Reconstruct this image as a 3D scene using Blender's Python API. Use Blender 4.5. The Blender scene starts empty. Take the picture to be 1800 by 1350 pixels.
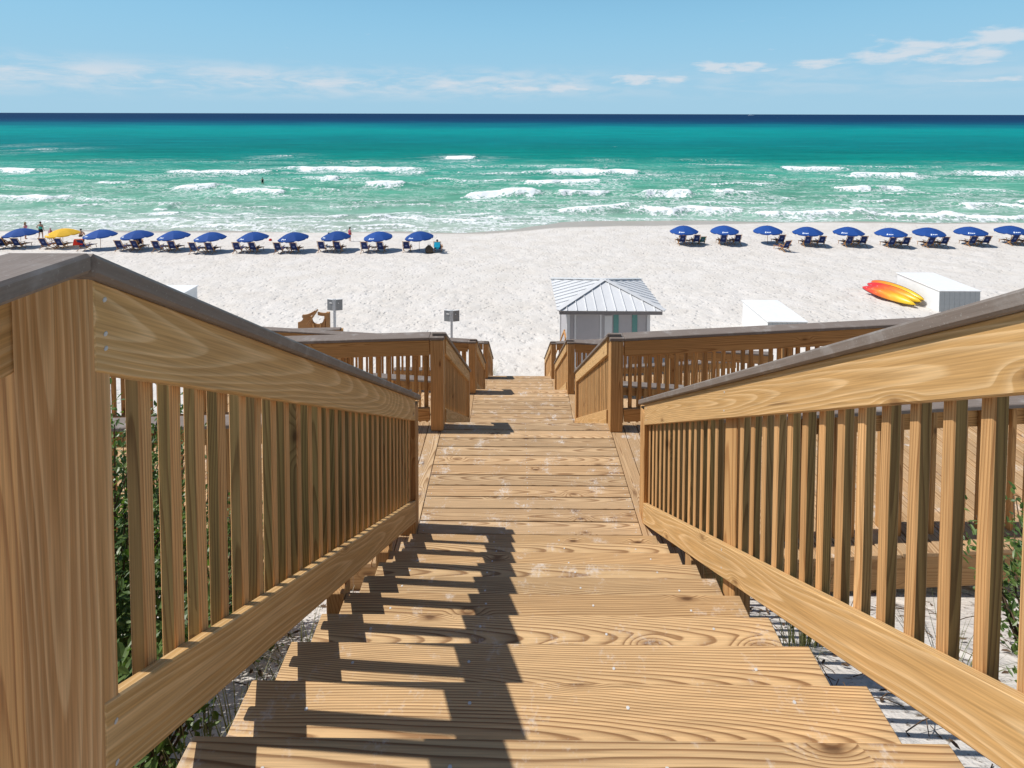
import bpy, bmesh, math, random
import numpy as np
from mathutils import Matrix, Vector, Euler
random.seed(7)
R = math.radians
scene = bpy.context.scene
col = scene.collection

# ---------------------------------------------------------------- camera, sky, sun, exposure
EYE = 12.0                                    # metres above the sand under the umbrellas
cam_d = bpy.data.cameras.new('camera')
cam_d.lens = 18.5; cam_d.sensor_width = 36; cam_d.sensor_fit = 'HORIZONTAL'
cam_d.shift_y = -0.2447
cam_d.clip_start = 0.05; cam_d.clip_end = 90000
cam = bpy.data.objects.new('camera', cam_d); col.objects.link(cam)
cam.matrix_world = Matrix.Translation((0, 0, EYE)) @ Matrix.Rotation(0.00707, 4, 'Z') @ Matrix.Rotation(R(90) - 0.03764, 4, 'X') @ Matrix.Rotation(0.00215, 4, 'Z')
scene.camera = cam

SUN_EL, SUN_AZ = R(55.2), R(-87)              # azimuth measured from +Y (the sea) towards +X; -90 is exactly left
world = bpy.data.worlds.new('World'); scene.world = world; world.use_nodes = True
wt = world.node_tree; wt.nodes.clear()
def wn(t, **k):
    n = wt.nodes.new(t)
    for a, b in k.items(): setattr(n, a, b)
    return n
wo = wn('ShaderNodeOutputWorld'); wb = wn('ShaderNodeBackground'); wb.inputs['Strength'].default_value = 0.10
sky = wn('ShaderNodeTexSky', sky_type='NISHITA', sun_disc=False, sun_elevation=SUN_EL, sun_rotation=SUN_AZ, air_density=1.0, dust_density=0.2, ozone_density=1.5, altitude=10)
hs = wn('ShaderNodeHueSaturation'); hs.inputs['Saturation'].default_value = 1.0; hs.inputs['Hue'].default_value = 0.5
wt.links.new(sky.outputs[0], hs.inputs['Color'])
tc = wn('ShaderNodeTexCoord'); sx = wn('ShaderNodeSeparateXYZ'); wt.links.new(tc.outputs['Generated'], sx.inputs[0])
def wm(op, a, b=None, c=None, clamp=False):
    n = wn('ShaderNodeMath', operation=op, use_clamp=clamp)
    for i, v in enumerate((a, b, c)):
        if v is None: continue
        if isinstance(v, (int, float)): n.inputs[i].default_value = v
        else: wt.links.new(v, n.inputs[i])
    return n.outputs[0]
def wrange(v, a, b, lo=0.0, hi=1.0):
    n = wn('ShaderNodeMapRange', interpolation_type='SMOOTHSTEP')
    wt.links.new(v, n.inputs[0])
    for i, q in enumerate((a, b, lo, hi)): n.inputs[i + 1].default_value = q
    return n.outputs[0]
# azimuth and elevation of the view direction: clouds lie in a low bank over the sea, thicker to the right
az = wm('ARCTAN2', sx.outputs[0], sx.outputs[1]); el = wm('ARCSINE', sx.outputs[2])
cv = wn('ShaderNodeCombineXYZ')
wt.links.new(wm('MULTIPLY', az, 13.0), cv.inputs[0]); wt.links.new(wm('MULTIPLY', el, 62.0), cv.inputs[1])
def wnoise(vec, scale, detail, rough, dist=0.0):
    n = wn('ShaderNodeTexNoise'); n.inputs['Scale'].default_value = scale; n.inputs['Detail'].default_value = detail
    n.inputs['Roughness'].default_value = rough; n.inputs['Distortion'].default_value = dist
    wt.links.new(vec, n.inputs['Vector']); return n.outputs['Fac']
cn = wnoise(cv.outputs[0], 1.0, 7, 0.62, 0.4)
cn2 = wnoise(cv.outputs[0], 0.35, 4, 0.5)
# height of the bank as a function of azimuth: low at the left and centre, rising to the right
bank_c = wrange(az, 0.10, 0.72, 0.058, 0.125)
bank = wrange(wm('ABSOLUTE', wm('SUBTRACT', el, bank_c)), 0.0, 0.038, 1.0, 0.0)
right_b = wm('MULTIPLY', bank, wrange(az, 0.0, 0.45, 0.35, 1.0))
left_b = wm('MULTIPLY', wrange(wm('ABSOLUTE', wm('SUBTRACT', el, 0.056)), 0.0, 0.042, 1.0, 0.0), wrange(az, -0.05, 0.25, 0.85, 0.30))
cr_v = wn('ShaderNodeCombineXYZ'); wt.links.new(wm('MULTIPLY', az, 16.0), cr_v.inputs[0]); wt.links.new(wm('MULTIPLY', el, 60.0), cr_v.inputs[1])
cr = wnoise(cr_v.outputs[0], 1.0, 9, 0.58, 0.2)
pf = None
for a_, e_, w_, h_ in [(0.655, 0.0939, 0.095, 0.0223), (0.75, 0.1104, 0.046, 0.019), (0.391, 0.0815, 0.072, 0.013), (0.519, 0.0822, 0.054, 0.0103), (0.235, 0.0626, 0.112, 0.0095), (0.044, 0.047, 0.129, 0.0076), (0.732, 0.0487, 0.066, 0.0048), (0.701, 0.0888, 0.057, 0.0165)]:
    q1 = wm('MULTIPLY', wm('SUBTRACT', az, a_), 1 / w_); q2 = wm('MULTIPLY', wm('SUBTRACT', el, e_), 1 / h_)
    v_ = wm('SUBTRACT', 1.0, wm('ADD', wm('MULTIPLY', q1, q1), wm('MULTIPLY', q2, q2)))
    pf = v_ if pf is None else wm('MAXIMUM', pf, v_)
pf = wm('MAXIMUM', pf, -1.0)
cl_r = wm('MULTIPLY', wrange(wm('ADD', wm('MULTIPLY', pf, 0.55), wm('MULTIPLY', wm('SUBTRACT', cr, 0.5), 3.2)), -0.05, 0.75), 0.72)
cl_l = wm('MULTIPLY', wrange(wm('ADD', wm('MULTIPLY', cn, 0.75), wm('MULTIPLY', cn2, 0.35)), 0.42, 0.70), wm('MULTIPLY', left_b, 0.85))
cl = wm('MAXIMUM', cl_l, cl_r)
mx = wn('ShaderNodeMix', data_type='RGBA', blend_type='MIX')
# clear maritime air: the low sky stays blue all the way round the horizon
lo = wn('ShaderNodeMix', data_type='RGBA'); wt.links.new(wrange(el, 0.08, 0.50, 0.96, 0.0), lo.inputs['Factor']); wt.links.new(hs.outputs[0], lo.inputs['A'])
lc_ = wn('ShaderNodeMix', data_type='RGBA'); wt.links.new(wrange(el, 0.0, 0.28), lc_.inputs['Factor']); lc_.inputs['A'].default_value = (3.6, 6.1, 7.9, 1); lc_.inputs['B'].default_value = (2.3, 5.7, 8.3, 1)
wt.links.new(lc_.outputs['Result'], lo.inputs['B'])
wt.links.new(cl, mx.inputs['Factor']); wt.links.new(lo.outputs['Result'], mx.inputs['A'])
mx.inputs['B'].default_value = (7.4, 7.6, 8.0, 1)
wt.links.new(mx.outputs['Result'], wb.inputs['Color']); wt.links.new(wb.outputs[0], wo.inputs[0])

sun_d = bpy.data.lights.new('sun', 'SUN'); sun_d.energy = 4.8; sun_d.angle = R(0.5); sun_d.color = (1.0, 0.96, 0.90)
sun = bpy.data.objects.new('sun', sun_d); col.objects.link(sun)
sdir = Vector((math.sin(SUN_AZ) * math.cos(SUN_EL), math.cos(SUN_AZ) * math.cos(SUN_EL), math.sin(SUN_EL)))
sun.rotation_euler = sdir.to_track_quat('Z', 'Y').to_euler(); sun.location = (0, 0, 40)
scene.view_settings.view_transform = 'Standard'; scene.view_settings.look = 'None'
scene.view_settings.exposure = 0.0; scene.view_settings.gamma = 1.0; scene.view_settings.use_curve_mapping = False

# ---------------------------------------------------------------- helpers
def lin(r, g, b):
    f = lambda c: (c / 255 / 12.92) if c / 255 <= 0.04045 else ((c / 255 + 0.055) / 1.055) ** 2.4
    return (f(r), f(g), f(b), 1.0)
class NT:
    def __init__(s, name):
        s.m = bpy.data.materials.new(name); s.m.use_nodes = True; s.t = s.m.node_tree; s.t.nodes.clear()
        s.out = s.t.nodes.new('ShaderNodeOutputMaterial'); s.b = s.t.nodes.new('ShaderNodeBsdfPrincipled')
        s.t.links.new(s.b.outputs[0], s.out.inputs[0])
    def n(s, t, **k):
        x = s.t.nodes.new(t)
        for a, b in k.items(): setattr(x, a, b)
        return x
    def set(s, sock, v):
        if isinstance(v, bpy.types.NodeSocket): s.t.links.new(v, sock)
        else:
            if isinstance(v, tuple) and len(v) == 4 and sock.type == 'VECTOR': v = v[:3]
            sock.default_value = v
    def math(s, op, a, b=None, clamp=False):
        x = s.n('ShaderNodeMath', operation=op, use_clamp=clamp); s.set(x.inputs[0], a)
        if b is not None: s.set(x.inputs[1], b)
        return x.outputs[0]
    def vmath(s, op, a, b=None, scale=None):
        x = s.n('ShaderNodeVectorMath', operation=op); s.set(x.inputs[0], a)
        if b is not None: s.set(x.inputs[1], b)
        if scale is not None: s.set(x.inputs['Scale'], scale)
        return x.outputs['Value'] if op in ('LENGTH', 'DISTANCE') else x.outputs[0]
    def noise(s, vec, scale, detail=3, rough=0.5, dist=0.0):
        x = s.n('ShaderNodeTexNoise'); s.set(x.inputs['Vector'], vec); x.inputs['Scale'].default_value = scale
        x.inputs['Detail'].default_value = detail; x.inputs['Roughness'].default_value = rough; x.inputs['Distortion'].default_value = dist
        return x
    def ramp(s, fac, stops, interp='LINEAR'):
        x = s.n('ShaderNodeValToRGB'); cr = x.color_ramp; cr.interpolation = interp
        while len(cr.elements) > 1: cr.elements.remove(cr.elements[-1])
        cr.elements[0].position = stops[0][0]; cr.elements[0].color = stops[0][1]
        for p, c in stops[1:]: cr.elements.new(p).color = c
        s.set(x.inputs[0], fac); return x.outputs[0]
    def mix(s, f, a, b, blend='MIX'):
        x = s.n('ShaderNodeMix', data_type='RGBA', blend_type=blend); s.set(x.inputs['Factor'], f); s.set(x.inputs['A'], a); s.set(x.inputs['B'], b)
        return x.outputs['Result']
    def rng(s, v, a, b, lo=0.0, hi=1.0, smooth=True):
        x = s.n('ShaderNodeMapRange', interpolation_type='SMOOTHSTEP' if smooth else 'LINEAR'); s.set(x.inputs[0], v)
        for i, q in enumerate((a, b, lo, hi)): s.set(x.inputs[i + 1], q)
        return x.outputs[0]
    def bump(s, h, strength, dist):
        x = s.n('ShaderNodeBump'); x.inputs['Strength'].default_value = strength; x.inputs['Distance'].default_value = dist
        s.set(x.inputs['Height'], h); s.t.links.new(x.outputs[0], s.b.inputs['Normal']); return x
    def base(s, c, rough=0.6, spec=0.5, metal=0.0):
        s.set(s.b.inputs['Base Color'], c); s.set(s.b.inputs['Roughness'], rough)
        s.b.inputs['Specular IOR Level'].default_value = spec; s.b.inputs['Metallic'].default_value = metal; return s
def grey(v): return (v, v, v, 1.0)

def plain(name, c, rough=0.6, spec=0.4, metal=0.0, var=0.12, scale=6.0):
    k = NT(name); o = k.n('ShaderNodeTexCoord').outputs['Object']
    n = k.noise(o, scale, 4, 0.6).outputs['Fac']
    k.base(k.mix(1.0, c, k.ramp(n, [(0.3, grey(1 - var)), (0.7, grey(1 + var * 0.3))]), 'MULTIPLY'), rough, spec, metal)
    return k.m

def wood(name, light, dark, freq=85.0, contrast=0.75, obj_var=0.16, hue_var=(1.0, 0.94, 0.85), rough=0.68, dust=0.0, lat=0.12, pith=0.045, tilt=0.03, knots=0.80, knotc=None):
    """Plain-sawn pine: annual rings cut by the faces of a board whose length is its local X."""
    k = NT(name)
    P = k.n('ShaderNodeTexCoord').outputs['Object']; oi = k.n('ShaderNodeObjectInfo').outputs['Random']
    r2 = k.math('FRACT', k.math('MULTIPLY', oi, 17.31)); r3 = k.math('FRACT', k.math('MULTIPLY', oi, 43.77)); r4 = k.math('FRACT', k.math('MULTIPLY', oi, 91.13))
    off = k.n('ShaderNodeCombineXYZ'); k.set(off.inputs[0], k.math('MULTIPLY', oi, 61.0)); k.set(off.inputs[1], k.math('MULTIPLY', r2, 37.0)); k.set(off.inputs[2], k.math('MULTIPLY', r3, 53.0))
    Q = k.vmath('ADD', P, off.outputs[0])
    wander = k.noise(k.vmath('MULTIPLY', Q, (0.42, 1.5, 1.5)), 1.0, 2.0, 0.45).outputs['Color']
    wig = k.noise(k.vmath('MULTIPLY', Q, (2.2, 16.0, 16.0)), 1.0, 2.0, 0.5).outputs['Fac']
    wv = k.vmath('SUBTRACT', wander, (0.5, 0.5, 0.5))
    sp = k.n('ShaderNodeSeparateXYZ'); k.set(sp.inputs[0], P); sw = k.n('ShaderNodeSeparateXYZ'); k.set(sw.inputs[0], wv)
    # knots: cell points along the board, elongated influence
    kv = k.n('ShaderNodeTexVoronoi', voronoi_dimensions='2D', feature='F1'); k.set(kv.inputs['Vector'], k.vmath('MULTIPLY', k.vmath('ADD', Q, k.vmath('SCALE', wander, scale=0.05)), (2.1, 6.0, 0.0))); kv.inputs['Scale'].default_value = 1.0
    kcol = k.n('ShaderNodeSeparateColor'); k.set(kcol.inputs[0], kv.outputs['Color']); absent = k.math('LESS_THAN', kcol.outputs[0], knots)
    kn = k.noise(k.vmath('MULTIPLY', Q, (18.0, 50.0, 50.0)), 1.0, 3.0, 0.6).outputs['Fac']
    kd = k.math('ADD', k.math('ADD', kv.outputs['Distance'], absent), k.math('MULTIPLY', k.math('SUBTRACT', kn, 0.5), 0.07))
    kinf = k.rng(k.math('ADD', kv.outputs['Distance'], absent), 0.0, 0.30, 1.0, 0.0)
    yy = k.math('ADD', sp.outputs[1], k.math('ADD', k.math('MULTIPLY', k.math('SUBTRACT', r2, 0.5), lat), k.math('MULTIPLY', sw.outputs[0], 0.20)))
    zz = k.math('ADD', sp.outputs[2], k.math('ADD', k.math('ADD', pith, k.math('MULTIPLY', r3, 0.07)), k.math('MULTIPLY', sw.outputs[1], 0.13)))
    zz = k.math('ADD', zz, k.math('MULTIPLY', sp.outputs[0], k.math('MULTIPLY', k.math('SUBTRACT', r4, 0.35), tilt * 2)))
    rr = k.math('SQRT', k.math('ADD', k.math('MULTIPLY', yy, yy), k.math('MULTIPLY', zz, zz)))
    rr = k.math('ADD', rr, k.math('ADD', k.math('MULTIPLY', kinf, 0.022), k.math('MULTIPLY', wig, 0.006)))
    ph = k.math('FRACT', k.math('MULTIPLY', rr, freq))
    ringv = k.ramp(ph, [(0.0, grey(0.05)), (0.30, grey(0.0)), (0.62, grey(0.35)), (0.80, grey(0.95)), (0.92, grey(1.0)), (1.0, grey(0.05))])
    fib = k.noise(k.vmath('MULTIPLY', Q, (4.0, 210.0, 210.0)), 1.0, 2.0, 0.5).outputs['Fac']
    tone = k.noise(k.vmath('MULTIPLY', Q, (1.6, 7.0, 7.0)), 1.0, 3.0, 0.5).outputs['Fac']
    amt = k.math('MULTIPLY', ringv, k.math('ADD', contrast - 0.2, k.math('MULTIPLY', tone, 0.4)))
    c = k.mix(k.math('MINIMUM', amt, 1.0), light, dark)
    chk = k.noise(k.vmath('MULTIPLY', Q, (0.9, 60.0, 60.0)), 1.0, 2.0, 0.6).outputs['Fac']
    c = k.mix(k.rng(chk, 0.70, 0.76, 0.0, 0.55), c, (min(dark[0], .3) * .45, min(dark[1], .17) * .4, min(dark[2], .08) * .35, 1))
    core = k.rng(kd, 0.02, 0.085, 1.0, 0.0); halo = k.rng(kd, 0.05, 0.17, 0.55, 0.0)
    knot = knotc or (dark[0] * 0.35, dark[1] * 0.28, dark[2] * 0.25, 1)
    if knotc: dark = (light[0] * .6, light[1] * .55, light[2] * .5, 1)
    c = k.mix(halo, c, dark); c = k.mix(k.math('MULTIPLY', core, k.math('ADD', 0.35, k.math('MULTIPLY', kcol.outputs[1], 0.6))), c, knot)
    c = k.mix(1.0, c, k.ramp(fib, [(0.25, grey(0.74)), (0.75, grey(1.15))]), 'MULTIPLY')
    c = k.mix(1.0, c, k.ramp(r4, [(0.0, grey(1 - obj_var)), (1.0, grey(1 + obj_var))]), 'MULTIPLY')
    c = k.mix(k.math('MULTIPLY', r2, 0.9), c, k.mix(1.0, c, hue_var + (1.0,), 'MULTIPLY'))
    if dust > 0:      # blown sand and scuffs lying on walked boards
        W = k.n('ShaderNodeNewGeometry').outputs['Position']
        d1 = k.noise(W, 5.0, 6, 0.7).outputs['Fac']; d2 = k.noise(W, 60.0, 3, 0.7).outputs['Fac']
        dd = k.rng(k.math('ADD', d1, k.math('MULTIPLY', d2, 0.35)), 0.72, 0.95, 0.0, dust)
        c = k.mix(dd, c, (0.66, 0.62, 0.57, 1))
        st = k.rng(k.noise(W, 1.3, 5, 0.65).outputs['Fac'], 0.55, 0.75, 0.0, 0.16)
        c = k.mix(st, c, (0.12, 0.085, 0.05, 1))
    k.base(c, rough, 0.3)
    h = k.math('ADD', k.math('MULTIPLY', ringv, 0.6), k.math('MULTIPLY', fib, 0.8))
    k.bump(h, 0.35, 0.0012)
    return k.m

M = {}
M['tread'] = wood('tread_pine', (0.57, 0.385, 0.20, 1), (0.20, 0.098, 0.038, 1), 132, 0.86, 0.13, (1.0, 0.93, 0.84), dust=0.6, tilt=0.05, knots=0.66)
M['plank'] = wood('deck_pine', (0.57, 0.395, 0.225, 1), (0.255, 0.138, 0.062, 1), 130, 0.82, 0.15, (1.0, 0.93, 0.85), dust=0.95, tilt=0.05, knots=0.74)
M['rail'] = wood('rail_pine', (0.555, 0.335, 0.132, 1), (0.72, 0.49, 0.25, 1), 88, 0.85, 0.06, (1.0, 0.94, 0.88), lat=0.05, tilt=0.05, knotc=(0.16, 0.07, 0.025, 1))
M['post'] = wood('post_pine', (0.57, 0.325, 0.13, 1), (0.34, 0.16, 0.052, 1), 80, 0.85, 0.10, (1.0, 0.94, 0.9), lat=0.06)
M['newel'] = wood('newel_pine', (0.54, 0.30, 0.125, 1), (0.76, 0.50, 0.26, 1), 66, 0.9, 0.02, (1.0, 0.96, 0.92), lat=0.02, pith=0.03, tilt=0.09, knotc=(0.16, 0.07, 0.025, 1))
M['baluster'] = wood('baluster_pine', (0.66, 0.395, 0.175, 1), (0.40, 0.20, 0.075, 1), 125, 0.80, 0.16, (1.0, 0.93, 0.85))
M['baluster_shaded'] = wood('baluster_shaded_face', (0.40, 0.27, 0.115, 1), (0.22, 0.128, 0.05, 1), 125, 0.85, 0.22, (0.92, 0.96, 0.80))  # darker olive copy of the baluster pine, with shade put into the colour
M['ramp_rail'] = wood('ramp_rail_shaded_pine', (0.50, 0.275, 0.10, 1), (0.29, 0.135, 0.04, 1), 85, 0.85, 0.12, (1.0, 0.92, 0.86))  # rail pine in a deeper orange: shade of the ramp railings painted in
M['ramp_baluster'] = wood('ramp_baluster_shaded_pine', (0.50, 0.275, 0.10, 1), (0.28, 0.135, 0.042, 1), 110, 0.80, 0.20, (1.0, 0.92, 0.86))  # ramp balusters carry the same painted shade in their colour
M['frame'] = wood('framing_pine', (0.45, 0.27, 0.12, 1), (0.28, 0.145, 0.055, 1), 90, 0.72, 0.18)
M['chairwood'] = wood('chair_wood', (0.50, 0.27, 0.11, 1), (0.30, 0.14, 0.05, 1), 90, 0.6, 0.15)
M['driftwood'] = wood('rack_wood', (0.42, 0.22, 0.09, 1), (0.17, 0.075, 0.03, 1), 60, 0.8, 0.15)

def cap_mat():
    k = NT('composite_cap'); o = k.n('ShaderNodeTexCoord').outputs['Object']; oi = k.n('ShaderNodeObjectInfo').outputs['Random']
    v = k.n('ShaderNodeCombineXYZ'); k.set(v.inputs[0], k.math('MULTIPLY', oi, 40.0)); q = k.vmath('ADD', o, v.outputs[0])
    st = k.noise(k.vmath('MULTIPLY', q, (5, 160, 160)), 1.0, 3, 0.6).outputs['Fac']
    bl = k.noise(q, 7.0, 5, 0.65).outputs['Fac']; sp = k.noise(q, 130.0, 2, 0.6).outputs['Fac']
    c = k.mix(k.rng(st, 0.2, 0.8), (0.165, 0.128, 0.104, 1), (0.215, 0.172, 0.143, 1))
    c = k.mix(k.rng(bl, 0.5, 0.75, 0.0, 0.55), c, (0.36, 0.335, 0.31, 1))
    c = k.mix(k.rng(sp, 0.62, 0.75, 0.0, 0.35), c, (0.42, 0.40, 0.38, 1))
    k.base(c, 0.62, 0.35); k.bump(k.math('ADD', st, k.math('MULTIPLY', sp, 0.5)), 0.4, 0.0012); return k.m
M['cap'] = cap_mat()
M['steel'] = plain('screw_steel', (0.60, 0.59, 0.57, 1), 0.45, 0.5, 0.0, 0.2)
M['white'] = plain('white_paint', (0.78, 0.78, 0.77, 1), 0.5, 0.4, 0, 0.06, 3)
M['box_shade'] = plain('box_front_shaded', (0.38, 0.40, 0.405, 1), 0.6, 0.3, 0, 0.1, 5)  # grey for the fronts of white boxes: their shade painted into the colour
M['teal'] = plain('teal_paint', (0.10, 0.26, 0.24, 1), 0.5)
M['kwall'] = plain('kiosk_paint', (0.40, 0.385, 0.395, 1), 0.55, 0.3, 0, 0.06, 2)
M['ktrim'] = plain('kiosk_trim', (0.60, 0.60, 0.60, 1), 0.5, 0.3, 0, 0.05, 2)
M['fascia'] = plain('kiosk_fascia', (0.20, 0.185, 0.185, 1), 0.5, 0.3, 0, 0.06, 2)
M['metal_roof'] = plain('metal_roof', (0.66, 0.665, 0.67, 1), 0.5, 0.4, 0.05, 0.08, 1.2)
M['sign'] = plain('sign_grey', (0.26, 0.27, 0.28, 1), 0.5, 0.4, 0.3, 0.1, 9)
M['postgrey'] = plain('sign_post', (0.55, 0.56, 0.57, 1), 0.5, 0.4, 0.1, 0.06)
def fabric(name, c, tr=0.25):
    k = NT(name); o = k.n('ShaderNodeTexCoord').outputs['Object']; n = k.noise(o, 5.0, 4, 0.6).outputs['Fac']
    oi = k.n('ShaderNodeObjectInfo').outputs['Random']
    cc = k.mix(1.0, c, k.ramp(n, [(0.3, grey(0.9)), (0.7, grey(1.06))]), 'MULTIPLY')
    cc = k.mix(1.0, cc, k.ramp(oi, [(0, grey(0.88)), (1, grey(1.1))]), 'MULTIPLY')
    k.base(cc, 0.75, 0.2)
    t = k.n('ShaderNodeBsdfTranslucent'); k.set(t.inputs[0], cc); ms = k.n('ShaderNodeMixShader'); ms.inputs[0].default_value = tr
    k.t.links.new(k.b.outputs[0], ms.inputs[1]); k.t.links.new(t.outputs[0], ms.inputs[2]); k.t.links.new(ms.outputs[0], k.out.inputs[0]); return k.m
M['blue'] = fabric('blue_canvas', (0.017, 0.072, 0.285, 1), 0.10)
M['yellow'] = fabric('yellow_canvas', (0.86, 0.52, 0.05, 1), 0.25)
M['navy'] = fabric('navy_sling', (0.018, 0.032, 0.12, 1), 0.08)
M['green_sling'] = fabric('green_sling', (0.03, 0.12, 0.12, 1), 0.1)
M['print'] = plain('white_print', (0.72, 0.78, 0.86, 1), 0.7, 0.2)
M['emblem'] = plain('pale_emblem', (0.10, 0.14, 0.30, 1), 0.7, 0.2)
M['red_cloth'] = fabric('red_cloth', (0.62, 0.03, 0.015, 1), 0.1)
M['turq'] = fabric('turquoise_cloth', (0.02, 0.42, 0.62, 1), 0.1)
M['aqua'] = fabric('aqua_cloth', (0.06, 0.45, 0.38, 1), 0.1)
M['pink'] = fabric('pink_cloth', (0.62, 0.16, 0.30, 1), 0.1)
M['dark_cloth'] = fabric('dark_cloth', (0.012, 0.013, 0.02, 1), 0.05)
M['white_cloth'] = fabric('white_cloth', (0.75, 0.75, 0.74, 1), 0.1)
M['skin'] = plain('skin', (0.50, 0.27, 0.18, 1), 0.55, 0.35, 0, 0.1, 8)
M['hair_blond'] = plain('blond_hair', (0.30, 0.17, 0.07, 1), 0.6)
M['hair_dark'] = plain('dark_hair', (0.018, 0.012, 0.010, 1), 0.5)
M['bird'] = plain('dark_bag', (0.05, 0.045, 0.04, 1), 0.7)
M['bag'] = plain('patterned_bag', (0.10, 0.08, 0.06, 1), 0.8, 0.2, 0, 0.6, 14)

def mesh_from(verts, faces, name, mat, smooth=False):
    me = bpy.data.meshes.new(name); me.from_pydata([tuple(v) for v in verts], [], faces); me.update()
    if mat: me.materials.append(mat)
    if smooth:
        for p in me.polygons: p.use_smooth = True
    return me
_boards = {}
def board_mesh(l, w, t, mat, bev=0.004, shear=0.0):
    """Chamfered board, length on local X, width Y, thickness Z, centred. Shared between boards of one size."""
    key = (round(l, 3), round(w, 3), round(t, 3), mat, bev, shear)
    if key in _boards: return _boards[key]
    bm = bmesh.new(); bmesh.ops.create_cube(bm, size=1.0)
    for v in bm.verts: v.co = Vector((v.co.x * l, v.co.y * w, v.co.z * t))
    if bev: bmesh.ops.bevel(bm, geom=list(bm.edges), offset=min(bev, 0.3 * min(l, w, t)), segments=1, affect='EDGES')
    for v in bm.verts: v.co.x += v.co.y * shear
    me = bpy.data.meshes.new('board'); bm.to_mesh(me); bm.free()
    me.materials.append(M[mat]); _boards[key] = me; return me
WM = {}
def place(name, me, parent, mw):
    o = bpy.data.objects.new(name, me); col.objects.link(o)
    if parent is not None:
        o.parent = parent; o.matrix_basis = WM[parent.name].inverted() @ mw
    else: o.matrix_basis = mw
    WM[o.name] = mw.copy(); return o
def tag(o, label=None, cat=None, group=None, kind=None):
    if label: o['label'] = label
    if cat: o['category'] = cat
    if group: o['group'] = group
    if kind: o['kind'] = kind
    return o
def thing(name, loc, label, cat, group=None, rz=0.0):
    return tag(place(name, None, None, Matrix.Translation(loc) @ Matrix.Rotation(rz, 4, 'Z')), label, cat, group)
def axes(p, x, y=None):
    """Matrix at p with local X along x and local Z close to up (or y as hint for local Y)."""
    x = Vector(x).normalized(); h = Vector(y) if y is not None else Vector((0, 0, 1)).cross(x)
    if h.length < 1e-4: h = Vector((0, 1, 0))
    z = x.cross(h).normalized(); y2 = z.cross(x).normalized()
    m = Matrix((x, y2, z)).transposed().to_4x4(); m.translation = Vector(p); return m
def board(name, a, b, w, t, parent, mat, yhint=None, bev=0.004, shear=0.0):
    """Board from a to b (centre line), width w along yhint, thickness t."""
    a = Vector(a); b = Vector(b)
    return place(name, board_mesh((b - a).length, w, t, mat, bev, shear), parent, axes((a + b) / 2, b - a, yhint))
def copy_tree(o, mw, parent=None):
    c = o.copy(); col.objects.link(c)
    c.parent = parent
    c.matrix_basis = mw if parent is None else o.matrix_basis.copy()
    WM[c.name] = mw.copy() if parent is None else WM[parent.name] @ c.matrix_basis
    for ch in o.children: copy_tree(ch, None, c)
    return c
def vnoise(x, y, seed=0):
    xi = np.floor(x).astype(np.int64); yi = np.floor(y).astype(np.int64); xf = x - xi; yf = y - yi
    u = xf * xf * (3 - 2 * xf); v = yf * yf * (3 - 2 * yf)
    def h(a, b):
        n = (a * 374761393 + b * 668265263 + seed * 974711) & 0x7fffffff
        n = ((n ^ (n >> 13)) * 1274126177) & 0x7fffffff
        return ((n ^ (n >> 16)) & 0xffff) / 65535.0
    return (h(xi, yi) * (1 - u) + h(xi + 1, yi) * u) * (1 - v) + (h(xi, yi + 1) * (1 - u) + h(xi + 1, yi + 1) * u) * v
def fbm(x, y, o=4, seed=0, gain=0.5):
    s = 0; a = 1; n = 0
    for i in range(o):
        s = s + a * vnoise(x * 2 ** i + i * 17.3, y * 2 ** i - i * 9.1, seed + i); n += a; a *= gain
    return s / n
def grid(name, X, Y, Z, mat, attrs=None, smooth=True):
    r, c = X.shape
    me = bpy.data.meshes.new(name); me.vertices.add(r * c)
    me.vertices.foreach_set('co', np.stack([X, Y, Z], -1).astype(np.float32).ravel())
    i = np.arange(r * c).reshape(r, c); q = np.stack([i[:-1, :-1], i[:-1, 1:], i[1:, 1:], i[1:, :-1]], -1).reshape(-1, 4)
    n = len(q); me.loops.add(n * 4); me.loops.foreach_set('vertex_index', q.ravel().astype(np.int32))
    me.polygons.add(n); me.polygons.foreach_set('loop_start', (np.arange(n) * 4).astype(np.int32)); me.polygons.foreach_set('loop_total', np.full(n, 4, np.int32))
    me.polygons.foreach_set('use_smooth', np.full(n, smooth)); me.update(calc_edges=True); me.validate()
    for k, a in (attrs or {}).items():
        if a.ndim == 2:
            at = me.attributes.new(k, 'FLOAT', 'POINT'); at.data.foreach_set('value', a.astype(np.float32).ravel())
        else:
            at = me.attributes.new(k, 'FLOAT_COLOR', 'POINT'); at.data.foreach_set('color', a.astype(np.float32).ravel())
    me.materials.append(mat); return place(name, me, None, Matrix.Identity(4))

# ---------------------------------------------------------------- the ground: dune under the stairs, beach, sea bed
KD = [-6, 0, 1.3, 2.5, 4, 6, 10.5, 15.3, 18.4, 20, 25, 30, 37, 44, 50, 56, 62, 80]
KH = [0.6, 1.55, 2.2, 2.9, 3.78, 4.75, 6.84, 8.7, 9.88, 10.2, 10.65, 11.0, 11.5, 12.0, 12.35, 12.8, 13.3, 15]
def sst(a, b, x):
    t = np.clip((x - a) / (b - a), 0, 1); return t * t * (3 - 2 * t)
def shore_shift(x):         # the waterline runs farther out on the right
    x = np.asarray(x, float); return 0.4 + 6.6 * sst(-6, 9, x) - 0.02 * np.clip(x - 15, 0, 40) + 0.35 * np.sin(x * 0.35) + 0.25 * np.sin(x * 0.13 + 1)
def dry_edge(x): x = np.asarray(x, float); return 55.0 + 6.0 * sst(-4, 34, x) + 0.4 * np.sin(x * 0.22)
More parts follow.
